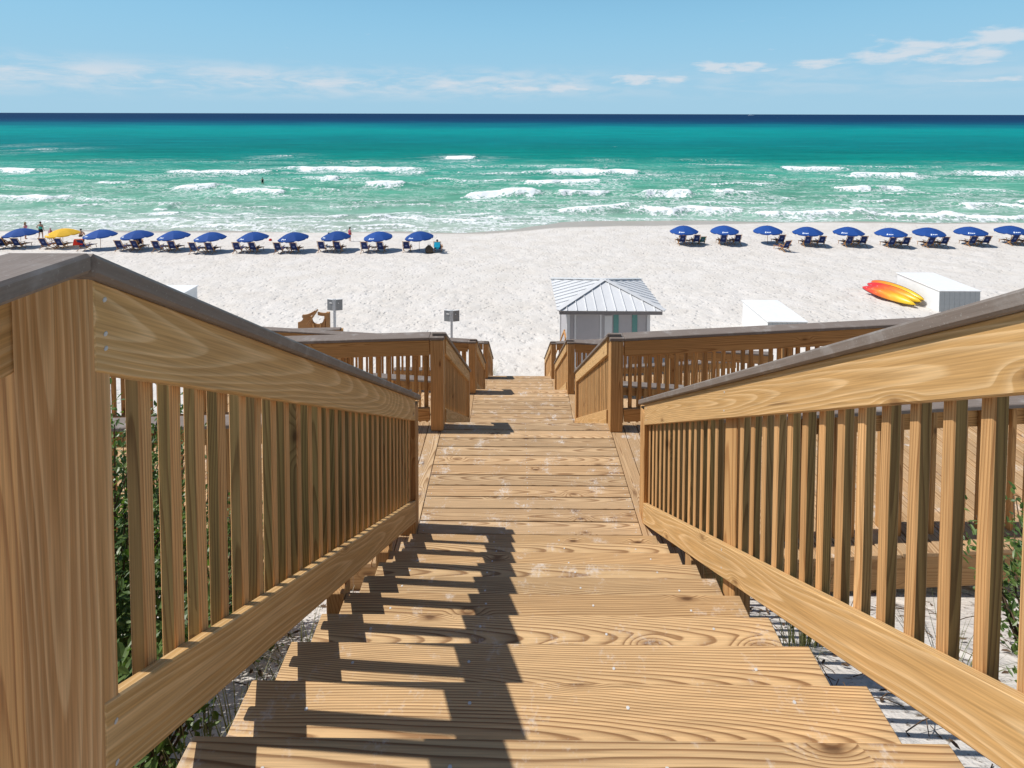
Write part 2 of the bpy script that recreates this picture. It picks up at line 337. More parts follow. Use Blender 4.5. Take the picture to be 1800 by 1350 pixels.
def gz(x, d):
    x = np.asarray(x, float); d = np.asarray(d, float)
    dd = d - shore_shift(x) * np.clip((d - 44) / 12, 0, 1)
    return EYE - np.interp(dd, KD, KH)
def sand_mat():
    k = NT('white_sand'); P = k.n('ShaderNodeNewGeometry').outputs['Position']
    n1 = k.noise(P, 0.5, 5, 0.6).outputs['Fac']; n2 = k.noise(P, 9.0, 4, 0.6).outputs['Fac']; n3 = k.noise(P, 90.0, 3, 0.7).outputs['Fac']
    c = k.mix(k.rng(n1, 0.3, 0.7), (0.60, 0.555, 0.50, 1), (0.655, 0.615, 0.57, 1))
    c = k.mix(k.rng(n3, 0.6, 0.8, 0.0, 0.3), c, (0.42, 0.36, 0.30, 1))
    wet = k.n('ShaderNodeAttribute', attribute_name='wet').outputs['Fac']
    c = k.mix(wet, c, (0.34, 0.29, 0.235, 1))
    dbr = k.n('ShaderNodeAttribute', attribute_name='litter').outputs['Fac']
    lit = k.math('MULTIPLY', dbr, k.rng(k.noise(P, 14.0, 5, 0.75).outputs['Fac'], 0.55, 0.66))
    c = k.mix(lit, c, (0.10, 0.07, 0.04, 1))
    k.base(c, k.rng(wet, 0, 1, 0.9, 0.35), 0.25)
    pv = k.n('ShaderNodeTexVoronoi', feature='SMOOTH_F1'); pv.inputs['Scale'].default_value = 2.9; pv.inputs['Smoothness'].default_value = 0.25; pv.inputs['Randomness'].default_value = 1.0
    k.set(pv.inputs['Vector'], k.vmath('ADD', k.vmath('MULTIPLY', P, (1.0, 0.85, 0.3)), k.vmath('SCALE', k.noise(P, 3.0, 3, 0.6).outputs['Color'], scale=0.35)))
    pr = k.math('ADD', k.rng(pv.outputs['Distance'], 0.05, 0.42), k.math('MULTIPLY', k.noise(P, 7.0, 4, 0.62).outputs['Fac'], 0.7))
    h = k.math('ADD', k.math('MULTIPLY', pr, 0.75), k.math('MULTIPLY', n2, 0.35))
    h = k.math('MULTIPLY', h, k.math('SUBTRACT', 1.0, k.math('MULTIPLY', wet, 0.95)))
    k.bump(h, 1.0, 0.062); return k.m
M['sand'] = sand_mat()
rows = np.concatenate([np.arange(-6, 17, 0.25), np.arange(17, 46, 0.09), np.arange(46, 66, 0.16), np.arange(66, 82, 2.0)])
us = np.concatenate([np.linspace(-3.4, -1.4, 50)[:-1], np.linspace(-1.4, 1.4, 560), np.linspace(1.4, 3.4, 50)[1:]])
Yg = np.repeat(rows[:, None], len(us), 1); Xg = us[None, :] * np.maximum(Yg, 14)
Zg = gz(Xg, Yg)
fp = fbm(Xg * 2.1, Yg * 2.1, 3, 3, 0.55); fp2 = fbm(Xg * 0.5, Yg * 0.5, 3, 9)
dry = np.clip((dry_edge(Xg) - 0.4 - Yg) / 1.5, 0, 1)
walk = np.clip(1.1 - np.abs(Yg - 36.5) / 2.5, 0, 1) * 0.75
Zg += dry * ((np.clip(fp, 0.25, 0.62) - 0.45) * 0.17 * (1 - walk) + (fp2 - 0.5) * 0.12) * np.clip((Yg - 6) / 8, 0.12, 1)
trk = np.exp(-((Yg - 36.0 - 0.02 * Xg) / 0.18) ** 2) + np.exp(-((Yg - 37.7 - 0.02 * Xg) / 0.18) ** 2) + np.exp(-((Yg - 32.2 + 0.03 * Xg) / 0.2) ** 2)
Zg -= trk * 0.03
wet = np.clip((Yg - (dry_edge(Xg) + 0.9 * (fbm(Xg * 0.25, Yg * 0.1, 2, 5) - 0.5))) / 0.9, 0, 1) * 0.85
litter = np.clip((15 - Yg) / 4, 0, 1) * 0.9 + np.exp(-((Xg - 23) / 2.2) ** 2 - ((Yg - 27) / 1.2) ** 2) * 0.9
ground = grid('sand_beach', Xg, Yg, Zg, M['sand'], {'wet': wet, 'litter': litter}); tag(ground, kind='structure')

# ---------------------------------------------------------------- the sea
def sea_mat():
    k = NT('sea_water'); P = k.n('ShaderNodeNewGeometry').outputs['Position']
    tint = k.n('ShaderNodeAttribute', attribute_name='tint').outputs['Color']
    foam = k.n('ShaderNodeAttribute', attribute_name='foam').outputs['Fac']; lace = k.n('ShaderNodeAttribute', attribute_name='lace').outputs['Fac']
    far = k.n('ShaderNodeAttribute', attribute_name='far').outputs['Fac']
    v = k.n('ShaderNodeTexVoronoi', feature='DISTANCE_TO_EDGE'); wob = k.noise(P, 0.9, 4, 0.6).outputs['Color']
    k.set(v.inputs['Vector'], k.vmath('ADD', k.vmath('MULTIPLY', P, (0.42, 1.0, 1.0)), k.vmath('SCALE', wob, scale=2.4))); v.inputs['Scale'].default_value = 0.9
    net = k.rng(v.outputs['Distance'], 0.0, 0.16, 1.0, 0.0)
    fine = k.noise(P, 2.2, 6, 0.68).outputs['Fac']; patch = k.noise(k.vmath('MULTIPLY', P, (0.10, 0.30, 1)), 1.0, 4, 0.6).outputs['Fac']
    lf = k.math('MULTIPLY', lace, k.math('MULTIPLY', k.math('ADD', k.math('MULTIPLY', net, 0.75), k.rng(fine, 0.48, 0.72, 0, 0.7)), k.rng(patch, 0.36, 0.62)))
    ff = k.rng(k.math('ADD', foam, k.math('MULTIPLY', k.math('SUBTRACT', fine, 0.5), 2.3)), 0.36, 0.70)
    # small whitecaps out at sea
    wc = k.noise(k.vmath('MULTIPLY', P, (0.055, 0.10, 1)), 1.0, 5, 0.7).outputs['Fac']
    caps = k.math('MULTIPLY', k.rng(wc, 0.735, 0.79), k.math('MULTIPLY', far, 0.75))
    f = k.math('MAXIMUM', k.math('MAXIMUM', lf, ff), caps, )
    sw = k.noise(k.vmath('MULTIPLY', P, (0.03, 0.16, 1)), 1.0, 5, 0.65).outputs['Fac']
    sw2 = k.noise(k.vmath('MULTIPLY', P, (0.25, 1.0, 1)), 1.0, 4, 0.65).outputs['Fac']
    c = k.mix(1.0, tint, k.ramp(sw, [(0.3, grey(0.80)), (0.7, grey(1.18))]), 'MULTIPLY')
    c = k.mix(1.0, c, k.ramp(sw2, [(0.3, grey(0.86)), (0.7, grey(1.12))]), 'MULTIPLY')
    c = k.mix(f, c, (0.80, 0.82, 0.82, 1))
    k.base(c, 0.6, 0.0)
    gl = k.n('ShaderNodeBsdfGlossy'); gl.inputs['Roughness'].default_value = 0.25; ms = k.n('ShaderNodeMixShader'); k.set(ms.inputs[0], k.rng(f, 0, 1, 0.055, 0.0))
    k.t.links.new(k.b.outputs[0], ms.inputs[1]); k.t.links.new(gl.outputs[0], ms.inputs[2]); k.t.links.new(ms.outputs[0], k.out.inputs[0])
    b1 = k.noise(k.vmath('MULTIPLY', P, (0.55, 1.5, 1)), 1.0, 5, 0.62).outputs['Fac']
    bn = k.bump(k.math('ADD', b1, k.math('MULTIPLY', f, 0.25)), 0.7, 0.35); k.t.links.new(bn.outputs[0], gl.inputs['Normal']); return k.m
M['sea'] = sea_mat()
WZ = EYE - 12.8
def wave_list():
    # crest segments: distance from the stairs, x from, x to, height, foam reach towards the shore, strength
    px = [(275,490,305,.35,7,.8),(485,752,299,.45,7,1),(680,757,304,.3,4,.7),(780,842,278,.4,8,1),(610,637,287,.2,3,.6),(566,599,317,.4,3,1),(636,717,328,.5,4.5,1),(163,228,324,.35,3,.8),
          (299,374,335,.55,5,1),(400,504,343,.45,4,1),(-60,60,305,.5,7,1),(-60,144,354,.45,5,.9),(812,952,346,.5,5,1),(264,296,375,.3,2.5,.8),(232,312,385,.25,2,.8),(306,560,390,.2,1.6,.8),(560,616,391,.3,1.5,1),(638,688,392,.3,1.5,1),
          (955,1137,304,.5,7,1),(923,1072,323,.5,5,1),(880,956,347,.4,3.5,.9),(973,1077,346,.55,4,1),(1123,1224,346,.65,5,1),(1253,1302,345,.45,3.5,1),(1368,1500,296,.4,10,.8),(1480,1622,310,.45,6,1),
          (1468,1534,335,.6,5,1),(1535,1599,334,.55,5,1),(1655,1900,304,.4,7,.8),(1680,1800,366,.45,4,1),(1780,1960,360,.4,4,.9),(1420,1606,358,.25,3,.55),(975,1130,374,.4,3.4,1),(1100,1330,377,.45,3.6,1),(1300,1540,380,.45,3.6,1),(1500,1700,383,.4,3.2,1),(1660,1960,386,.4,3,1),
          (700,905,391,.2,1.2,.9),(120,330,399,.15,1.6,.75),(300,560,402,.12,1.4,.7),(-40,200,389,.2,2,.6),(540,760,404,.1,1.2,.7),(1190,1290,283,.35,6,.25),(1230,1330,312,.4,4,.2),(1040,1100,283,.3,5,.3),(470,520,276,.25,5,.5),(40,110,265,.2,6,.5),(20,70,257,.2,6,.4)]
    px += [(x + random.uniform(-40, 40), x + random.uniform(60, 330), y + random.uniform(-5, 5), .22, 3.0, random.uniform(.35, .62)) for y in (292, 308, 318, 330, 340, 352, 362, 372) for x in range(-150, 1900, 230)]
    px += [(x + random.uniform(-30, 30), x + random.uniform(120, 300), y + random.uniform(-3, 3), .10, 1.4, random.uniform(.5, .8)) for y in (381, 389, 396, 402) for x in range(-150, 900, 190)]
    out = []
    for x0, x1, y, h, reach, s in px:
        dy = y - 199.5; d = 925 * 12.8 / (dy * 0.9985) * 1.0
        d = 12.8 * 925 / dy
        out.append((d, (x0 - 907) * d / 925, (x1 - 907) * d / 925, h, reach * d / 90, s))
    return out
rowsS = np.concatenate([np.arange(52.5, 100, 0.26), np.arange(100, 190, 0.7), np.geomspace(190, 30000, 150)])
uS = np.concatenate([np.linspace(-3.2, -1.32, 60)[:-1], np.linspace(-1.32, 1.32, 560), np.linspace(1.32, 3.2, 60)[1:]])
YS = np.repeat(rowsS[:, None], len(uS), 1); XS = uS[None, :] * YS
ZS = np.full_like(XS, WZ)
damp = np.clip((YS - 56 - shore_shift(XS)) / 9, 0, 1) * np.clip((400 - YS) / 250, 0, 1)
ZS += damp * (np.sin(YS * 0.52 + 2.2 * fbm(XS * 0.03, YS * 0.05, 2, 1) * 3) * 0.16 + (fbm(XS * 0.3, YS * 0.6, 3, 4) - 0.5) * 0.30)
foam = np.zeros_like(XS); lace = np.zeros_like(XS)
wob = (fbm(XS * 0.22, YS * 0 + 3.0, 3, 21) - 0.5)
for i, (d, xa, xb, h, reach, s) in enumerate(wave_list()):
    m = (YS > d - reach * 4 - 6) & (YS < d + 20)
    if not m.any(): continue
    x = XS[m]; y = YS[m]
    L = xb - xa; e = max(0.8, 0.14 * L)
    jag = 1.6 * (fbm(x * 0.5, y * 0.9, 3, 90 + i) - 0.5) * e
    win = np.clip((x - xa + jag) / e, 0, 1) * np.clip((xb - x + jag) / e, 0, 1)
    win = win * win * (3 - 2 * win)
    wide = np.exp(-np.clip(np.abs(x - (xa + xb) / 2) - L / 2, 0, None) ** 2 / 30.0)
    cy = d + wob[m] * (1.6 + d * 0.015) + 0.5 * (vnoise(x * 0.9 + i * 7, x * 0, 50 + i) - 0.5)
    q = y - cy
    prof = np.where(q < 0, np.exp(-(q / (0.55 + 0.004 * d)) ** 2), np.exp(-(q / (2.2 + 0.01 * d)) ** 2))
    ZS[m] += 1.25 * h * prof * (0.4 * wide + 0.6 * win)
    ft = np.where(q < 0, np.exp(np.clip(q, -60, 0) / (reach * (0.15 + 0.55 * fbm(x * 0.45, x * 0 + i, 3, 120 + i)))), np.exp(-(q / (0.28 + 0.004 * d)) ** 2))
    foam[m] = np.maximum(foam[m], s * win * ft * (0.55 + 1.05 * fbm(x * 0.28 + i * 3.1, y * 0.5, 3, 150 + i)))
    wd = np.exp(-np.clip(np.abs(x - (xa + xb) / 2) - L * 0.5, 0, None) / (0.25 * L + 2)); lace[m] = np.maximum(lace[m], s * wd * np.where(q < 0, np.exp(-(q / (reach * 1.8 + 2)) ** 2), np.exp(-(q / (4 + 0.04 * d)) ** 2)))
sl = 55.9 + shore_shift(XS)
edge = YS - sl
zone = np.clip((150 - YS) / 60, 0, 1)
lace = np.maximum(lace, zone * 0.7 * np.clip(fbm(XS * 0.05, YS * 0.14, 3, 31) * 2.8 - 0.8, 0, 1))
lace = np.maximum(lace, np.clip(1.15 - (edge - 3.0) / 10.0, 0, 1))
foam = np.maximum(foam, 0.62 * np.exp(-((edge - 0.5 - 1.4 * fbm(XS * 0.3, XS * 0, 3, 8)) / 0.4) ** 2))
foam = np.maximum(foam, 0.5 * np.exp(-((edge - 3.5 - 2.0 * fbm(XS * 0.22, XS * 0 + 5, 3, 18)) / 0.6) ** 2) * (XS < 2))
foam *= 0.70 + 0.55 * fbm(XS * 1.2, YS * 1.6, 3, 77)
far = np.clip((YS - 130) / 80, 0, 1)
stops = [(53, (206, 212, 200)), (58, (186, 206, 190)), (64, (156, 198, 178)), (72, (126, 188, 162)), (85, (104, 182, 154)), (102, (88, 180, 154)), (125, (58, 170, 150)), (150, (10, 150, 138)), (185, (0, 138, 134)),
         (250, (0, 140, 142)), (330, (0, 158, 156)), (430, (0, 160, 160)), (560, (0, 132, 146)), (720, (2, 98, 126)), (950, (6, 70, 110)), (1500, (8, 58, 100)), (30000, (10, 56, 98))]
lc = np.array([lin(*c)[:3] for _, c in stops]); ld = np.log([s[0] for s in stops])
pat = (fbm(XS * 0.012, YS * 0.02, 3, 61) - 0.5) * 0.35
lY = np.log(YS) + pat * np.clip((YS - 60) / 100, 0, 1) * 0.9
tint = np.stack([np.interp(lY, ld, lc[:, i]) for i in range(3)] + [np.ones_like(lY)], -1)
tint[..., :3] *= 0.66
sea = grid('sea', XS, YS, ZS, M['sea'], {'foam': np.clip(foam, 0, 1.2), 'lace': np.clip(lace, 0, 1), 'far': far, 'tint': tint}); tag(sea, kind='structure')

# ---------------------------------------------------------------- stairs and ramps of the beach walkover
T, S = 0.308, 0.6259; RI = T * S
XL, XR = -0.831, 1.108                       # inner faces of the left and right stair rails
def Z(h): return EYE - h
LEV = [3.552, 5.672, 7.792]                   # landings below the eye
TOPD = [(1.0, 1.4298), (5.92, LEV[0]), (10.62, LEV[1]), (15.36, LEV[2])]   # top edge of each flight: distance, level below the eye
def screws(parent, pts, normal=(0, 0, 1), r=0.006):
    vs, fs = [], []
    nrm = Vector(normal).normalized(); q = nrm.to_track_quat('Z', 'Y')
    for p in pts:
        b = len(vs); p = Vector(p)
        for h, rr in ((0.0, 1.0), (0.0012, 0.8)):
            for k in range(6):
                vs.append(p + q @ Vector((math.cos(k * 1.047) * r * rr, math.sin(k * 1.047) * r * rr, h)))
        for k in range(6): fs.append((b + k, b + (k + 1) % 6, b + 6 + (k + 1) % 6, b + 6 + k))
        fs.append(tuple(range(b + 6, b + 12)))
    o = place('screw_head', mesh_from([WM[parent.name].inverted() @ v for v in vs], fs, 'screw_head', M['steel']), parent, WM[parent.name])
    o['kind'] = 'stuff'; return o
flight_names = ['foreground flight of wide wooden stair treads dropping to the first landing', 'second flight of wooden stairs below the first landing between its two posts',
                'third flight of wooden stairs below the middle landing', 'lowest flight of wooden stairs ending on the white sand']
for i, (d0, h0) in enumerate(TOPD):
    root = thing('stair_flight', (0, d0, Z(h0)), flight_names[i], 'stairs', 'flights of the beach stairs')
    n = 10; pts = []
    for k in range(1, n + 1):
        nose = d0 + k * T; h = h0 + k * RI
        jx = random.uniform(-0.008, 0.008)
        xl, xr = (-0.845 + jx, 1.118 + jx) if i == 0 else (-0.80, 1.05)
        board('tread', (xl, nose - 0.15, Z(h) - 0.019), (xr, nose - 0.15, Z(h) - 0.019), 0.300, 0.038, root, 'tread', (0, 1, 0))
        if i == 0:
            for x in (-0.62, -0.16, 0.36, 0.88):
                for dy in (0.07, 0.23): pts.append((x + random.uniform(-.03, .03), nose - dy + random.uniform(-.02, .02), Z(h) + 0.0005))
    if pts: screws(root, pts)
    if i == 0:
        for x, y in ((-0.885, 2.55), (-0.885, 3.45), (1.16, 3.3)): board('support_post', (x, y, float(gz(x, y)) - 0.3), (x, y, Z(h0 + (y - d0) * S) + 0.04), 0.11, 0.085, root, 'frame', (0, 1, 0))
    for x in (-0.70, 0.13, 0.95):
        a = (x, d0 + 0.05, Z(h0 + 0.05 * S) - 0.36); b = (x, d0 + n * T, Z(h0 + n * T * S) - 0.36)
        board('stringer', a, b, 0.24, 0.04, root, 'frame', (0, S, 1))

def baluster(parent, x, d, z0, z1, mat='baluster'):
    """Square baluster; the two faces across the run are coloured darker olive, their shade painted in."""
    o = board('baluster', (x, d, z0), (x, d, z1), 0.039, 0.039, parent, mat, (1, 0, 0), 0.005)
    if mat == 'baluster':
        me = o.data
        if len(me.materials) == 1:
            me.materials.append(M['baluster_shaded'])
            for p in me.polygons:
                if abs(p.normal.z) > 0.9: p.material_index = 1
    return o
def stair_rail(i, side, label, d_top, d_end, z_rel, bal0, step, extra_post=None, post_d=None, post_lo=None):
    """Sloping rail: face boards inside, square balusters outside, grey cap on top. side -1 left, +1 right."""
    d0, h0 = TOPD[i]
    xin = (XL if side < 0 else XR) if i == 0 else (-0.79 if side < 0 else 1.045)
    X = lambda o: xin + side * o              # o metres outwards from the inner face
    ref = lambda d, o: Z(h0 + (d - d0) * S) + o + z_rel
    root = thing('stair_railing', (X(0.02), d_end, ref(d_end, 0)), label, 'railing', 'railings along the stairs')
    sl = Vector((0, 1, -S)).normalized(); up = (0, S, 1)
    def slope_board(name, o_c, w_vert, da, db, xo, th, mat):
        return board(name, (X(xo), da, ref(da, o_c)), (X(xo), db, ref(db, o_c)), w_vert * math.cos(math.atan(S)), th, root, mat, up, 0.004, -S)
    ct, wt_, cb, wb_, cc = (1.0205, 0.187, 0.150, 0.185, 1.135) if i == 0 else (1.005, 0.174, 0.195, 0.172, 1.113)
    slope_board('top_rail', ct, wt_, d_top, d_end, 0.019, 0.038, 'rail')
    slope_board('bottom_rail', cb, wb_, d_top, d_end, 0.019, 0.038, 'rail')
    dc = d_top - (0.026 if i == 0 else 0.148)
    a = (X(0.057), dc, ref(dc, cc)); b = (X(0.057), d_end + 0.12, ref(d_end + 0.12, cc))
    board('cap', a, b, 0.036 if i else 0.0385, 0.162, root, 'cap', up, 0.007, -S)
    d = bal0; k = 0
    while d < d_end - 0.03:
        if not (extra_post and extra_post[0] - 0.045 < d + 0.019 < extra_post[1] + 0.02):
            dd = d + random.uniform(-.006, .006)
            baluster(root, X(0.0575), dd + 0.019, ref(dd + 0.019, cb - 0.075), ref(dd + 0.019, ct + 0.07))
        d += step
    if extra_post:
        c = sum(extra_post) / 2; w = extra_post[1] - extra_post[0]
        board('post', (X(0.0815), c, ref(c, -0.9)), (X(0.0815), c, ref(c, 1.055)), w, 0.086, root, 'post', (0, 1, 0))
    if post_d is not None:
        board('post', (X(0.070), post_d + 0.07, post_lo), (X(0.070), post_d + 0.07, ref(post_d + 0.09, 1.085)), 0.14, 0.138, root, 'post', (0, 1, 0), 0.006)
    return root, ref
r0, rf0 = stair_rail(0, -1, 'grey capped wooden railing down the left side of the foreground stairs', 1.019, 4.29, 0.0, 1.187, 0.108, None, 4.29, Z(LEV[0]) + 0.002)
r1, rf1 = stair_rail(0, 1, 'grey capped sunlit wooden railing down the right side of the foreground stairs', 1.019, 4.43, -0.022, 1.132, 0.112, (2.665, 2.815), 4.43, Z(LEV[0]) + 0.002)
screws(r0, [(XL + 0.0006, 1.045, rf0(1.045, o)) for o in (1.08, 1.01, 0.98, 0.19, 0.10)] + [(XL + 0.0006, 4.22, rf0(4.22, o)) for o in (1.07, 0.97, 0.2)], (1, 0, 0), 0.0055)
screws(r1, [(XR - 0.0006, 4.36, rf1(4.36, o)) for o in (1.07, 0.97, 0.21, 0.11)] + [(XR - 0.0006, 2.74, rf1(2.74, o)) for o in (1.07, 0.97, 0.21, 0.11)], (-1, 0, 0), 0.0055)
side_word = {-1: 'left', 1: 'right'}
ends = ['', 'second flight of stairs, starting at a tall post', 'third flight of stairs, half hidden behind the second', 'lowest flight of stairs above the sand']
for i in (1, 2, 3):
    for side in (-1, 1):
        d0 = TOPD[i][0]
        stair_rail(i, side, 'wooden railing on the %s of the %s' % (side_word[side], ends[i]), d0 + 0.002, d0 + 2.96, -0.117, d0 + 0.13, 0.104, None, d0 + 2.96, Z(TOPD[i][1] + 11 * RI) + (0.002 if i < 3 else -0.5))

# newel and level rail of the top landing, left and right
def newel(side, label):
    xin = XL if side < 0 else XR
    zt = Z(0.3165)
    root = thing('landing_railing', (xin, 1.05, Z(1.43)), label, 'railing', 'railings of the top landing')
    board('newel_post', (xin + side * 0.0835, 1.038, Z(2.7)), (xin + side * 0.0835, 1.038, zt), 0.161, 0.046, root, 'newel', (1, 0, 0), 0.004)
    board('cap', (xin + side * 0.057, 0.991, Z(0.2860)), (xin + side * 0.057, -0.9, Z(0.2860)), 0.162, 0.0385, root, 'cap', (1, 0, 0), 0.007)
    board('top_rail', (xin + side * 0.186, 1.027, Z(0.4245)), (xin + side * 0.186, -0.9, Z(0.4245)), 0.19, 0.038, root, 'rail', (0, 0, 1))
    d = 0.96
    while d > -0.8:
        board('baluster', (xin + side * 0.226, d, Z(1.5)), (xin + side * 0.226, d, Z(0.36)), 0.04, 0.04, root, 'baluster', (0, 1, 0), 0.004); d -= 0.108
    board('post_board', (xin + side * 0.372, 1.20, Z(2.7)), (xin + side * 0.372, 1.20, Z(0.50)), 0.150, 0.043, root, 'post', (1, 0, 0), 0.004)
newel(-1, 'big newel post and level grey capped rail at the left edge of the picture')
newel(1, 'level grey capped rail and newel post just beyond the right edge of the stairs top')

# landings with ramps running off to both sides
def landing(i, d0, d1, xl, xr, sl, sr, label):
    h = LEV[i]; root = thing('landing_deck', (0, d0, Z(h)), label, 'deck', 'landings of the beach stairs')
    fl, fr = -0.83, 1.08
    n = int(round((d1 - d0) / 0.15)); pit = (d1 - d0) / n; pts = []
    for k in range(n):
        y = d0 + (k + 0.5) * pit
        board('plank', (fl + 0.004, y, Z(h) - 0.016 + random.uniform(-.001, .001)), (fr - 0.004, y, Z(h) - 0.016), pit - 0.010, 0.032, root, 'plank', (0, 1, 0), 0.003)
        for x in (fl + 0.05, 0.12, fr - 0.05):
            for e in (-0.04, 0.04): pts.append((x, y + e, Z(h) + 0.0005))
    if i == 0: screws(root, pts, r=0.005)
    zf = lambda x: Z(h) + (max(0, x - 1.25) * sr if x > 0 else max(0, -1.0 - x) * sl)
    for s, lim, x0 in ((-1, xl, fl), (1, xr, fr)):
        x = x0 + s * 0.0745
        while abs(x) < abs(lim):
            board('plank', (x, d0 + 0.002, zf(x) - 0.016), (x, d1, zf(x) - 0.016 + 0.0), 0.144, 0.032, root, 'plank', (1, 0, 0), 0.003); x += s * 0.151
    for d in (d0 + 0.035, d1 - 0.03):
        for xa, xb in ((xl, -1.0), (-1.0, 1.25), (1.25, xr)):
            board('rim_joist', (xa, d, zf(xa) - 0.165), (xb, d, zf(xb) - 0.165), 0.26, 0.04, root, 'frame', (0, 0, 1))
    for x in (xl + 0.4, -2.6, -1.1, 1.3, 2.9, xr - 0.4):
        for d in (d0 + 0.13, d1 - 0.13):
            if xl < x < xr: board('support_post', (x, d, float(gz(x, d)) - 0.4), (x, d, zf(x) - 0.04), 0.14, 0.14, root, 'frame', (1, 0, 0))
    return zf
def ramp_rail(zf, d, xa, xb, near, label, end_post=True, step=0.104, slack=0.0):
    """Railing along a ramp edge at distance d; near: the edge facing the top of the stairs (balusters lapped over the rim joist)."""
    root = thing('ramp_railing', ((xa + xb) / 2, d, zf(xa)), label, 'railing', 'railings along the ramps')
    n = 1.052
    board('cap', (xa, d, zf(xa) + n), (xb, d, zf(xb) + n), 0.155, 0.036, root, 'cap', (0, 1, 0), 0.006)
    yr = d + (0.012 if near else -0.045); yb = d + (-0.026 if near else -0.007)
    board('top_rail', (xa, yr, zf(xa) + 0.944), (xb, yr, zf(xb) + 0.944), 0.172, 0.038, root, 'ramp_rail', (0, 0, 1))
    if not near: board('bottom_rail', (xa, yr, zf(xa) + 0.185), (xb, yr, zf(xb) + 0.185), 0.145, 0.038, root, 'ramp_rail', (0, 0, 1))
    x = min(xa, xb) + 0.08
    while x < max(xa, xb) - 0.05:
        z = zf(x); xx = x + random.uniform(-.008, .008)
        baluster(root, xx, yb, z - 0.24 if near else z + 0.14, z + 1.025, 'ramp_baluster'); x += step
    x = min(xa, xb); L = abs(xb - xa); m = max(1, int(L / 1.8))
    for k in range(m + 1):
        if k in (0, m) and not end_post: continue
        px = xa + (xb - xa) * (k / m) + (0.0 if 0 < k < m else 0)
        board('post', (px, d + 0.062 * (1 if near else 1), zf(px) - 0.3), (px, d + 0.062, zf(px) + 1.032), 0.10, 0.088, root, 'post', (1, 0, 0))
    return root
def tall_post(x, d, h, label, lo=0.0):
    root = thing('newel_post', (x, d, Z(h)), label, 'post', 'square posts where stairs and ramps meet')
    board('post_shaft', (x, d, Z(h) + lo), (x, d, Z(h) + 1.03), 0.14, 0.14, root, 'post', (1, 0, 0), 0.006)
    board('cap', (x, d - 0.078, Z(h) + 1.052), (x, d + 0.072, Z(h) + 1.052), 0.165, 0.0362, root, 'cap', (1, 0, 0), 0.006)
lname = ['first landing of sandy planks with ramp decks running left and right', 'middle landing of planks below the second flight', 'lowest landing of planks above the sand']
RL = [(-6.6, 6.8, -0.035, 0.058), (-5.8, 5.2, 0.055, -0.06), (-3.2, 5.8, 0.0, 0.06)]
DE = [(4.02, 5.93), (8.72, 10.63), (13.42, 15.37)]
where = ['first landing', 'middle landing', 'lowest landing']
for i in range(3):
    xl, xr, sl, sr = RL[i]; d0, d1 = DE[i]
    zf = landing(i, d0, d1, xl, xr, sl, sr, lname[i])
    nd = 4.24 if i == 0 else d0 + 0.2
    ramp_rail(zf, nd, -1.0 if i == 0 else -1.02, xl, True, 'near railing of the left ramp beside the ' + where[i], False, 0.16 if i == 0 else 0.12)
    ramp_rail(zf, nd, 1.24, xr, True, 'near railing of the right ramp beside the ' + where[i], False, 0.13)
    ramp_rail(zf, d1 - 0.11, -0.955, xl, False, 'far railing of the left ramp beside the ' + where[i], False)
    ramp_rail(zf, d1 - 0.11, 1.215, xr, False, 'far railing of the right ramp beside the ' + where[i], False)
    tall_post(-0.872, d1 - 0.11, LEV[i], 'square wooden post at the left front corner of the ' + where[i], 0.002)
    tall_post(1.13, d1 - 0.11, LEV[i], 'square wooden post at the right front corner of the ' + where[i], 0.002)
zl = lambda x: Z(6.33 + 1.07) + (x + 5.15) * 0.03
ramp_rail(zl, 15.25, -5.15, -11.5, False, 'distant ramp railing at far left ending in front of the wooden rack', True, 0.14)

# ---------------------------------------------------------------- kiosk
def poly_prism(pts, n, t):
    """Closed slab from a planar polygon, thickness t against normal n."""
    pts = [Vector(p) for p in pts]; n = Vector(n).normalized(); m = len(pts)
    vs = pts + [p - n * t for p in pts]
    fs = [tuple(range(m)), tuple(range(2 * m - 1, m - 1, -1))] + [(i, i + m, (i + 1) % m + m, (i + 1) % m) for i in range(m)]
    return vs, fs
def add_part(name, vs, fs, parent, mat, smooth=False):
    inv = WM[parent.name].inverted()
    return place(name, mesh_from([inv @ Vector(v) for v in vs], fs, name, mat, smooth), parent, WM[parent.name])
KX0, KX1, KY0, KY1, KZ = 1.67, 5.70, 20.0, 23.8, Z(7.57)
kfloor = Z(10.35)
kio = thing('kiosk', ((KX0 + KX1) / 2, (KY0 + KY1) / 2, kfloor), 'small white beach kiosk with hipped grey metal roof beside the stairs', 'kiosk')
wx0, wx1, wy0, wy1 = KX0 + 0.40, KX1 - 0.50, KY0 + 0.32, KY1 - 0.32
def box_part(name, a, b, parent, mat, bev=0.005):
    a = Vector(a); b = Vector(b); s = b - a
    return place(name, board_mesh(abs(s.x), abs(s.y), abs(s.z), mat, bev), parent, Matrix.Translation((a + b) / 2))
body = box_part('wall', (wx0, wy0, kfloor - 0.5), (wx1, wy1, KZ - 0.06), kio, 'kwall')
for i in range(4):
    x = [wx0, wx1][i % 2]; y = [wy0, wy1][i // 2]
    box_part('corner_board', (x - 0.06, y - 0.06, kfloor - 0.4), (x + 0.06, y + 0.06, KZ - 0.1), kio, 'ktrim')
dr = box_part('door', (wx0 + 0.32, wy0 - 0.035, kfloor), (wx0 + 1.22, wy0 + 0.01, KZ - 0.28), kio, 'kwall')
for a, b in (((wx0 + 0.24, kfloor), (wx0 + 0.315, KZ - 0.21)), ((wx0 + 1.225, kfloor), (wx0 + 1.30, KZ - 0.21)), ((wx0 + 0.318, KZ - 0.275), (wx0 + 1.222, KZ - 0.21))):
    box_part('door_frame', (a[0], wy0 - 0.05, a[1]), (b[0], wy0 + 0.01, b[1]), kio, 'ktrim')
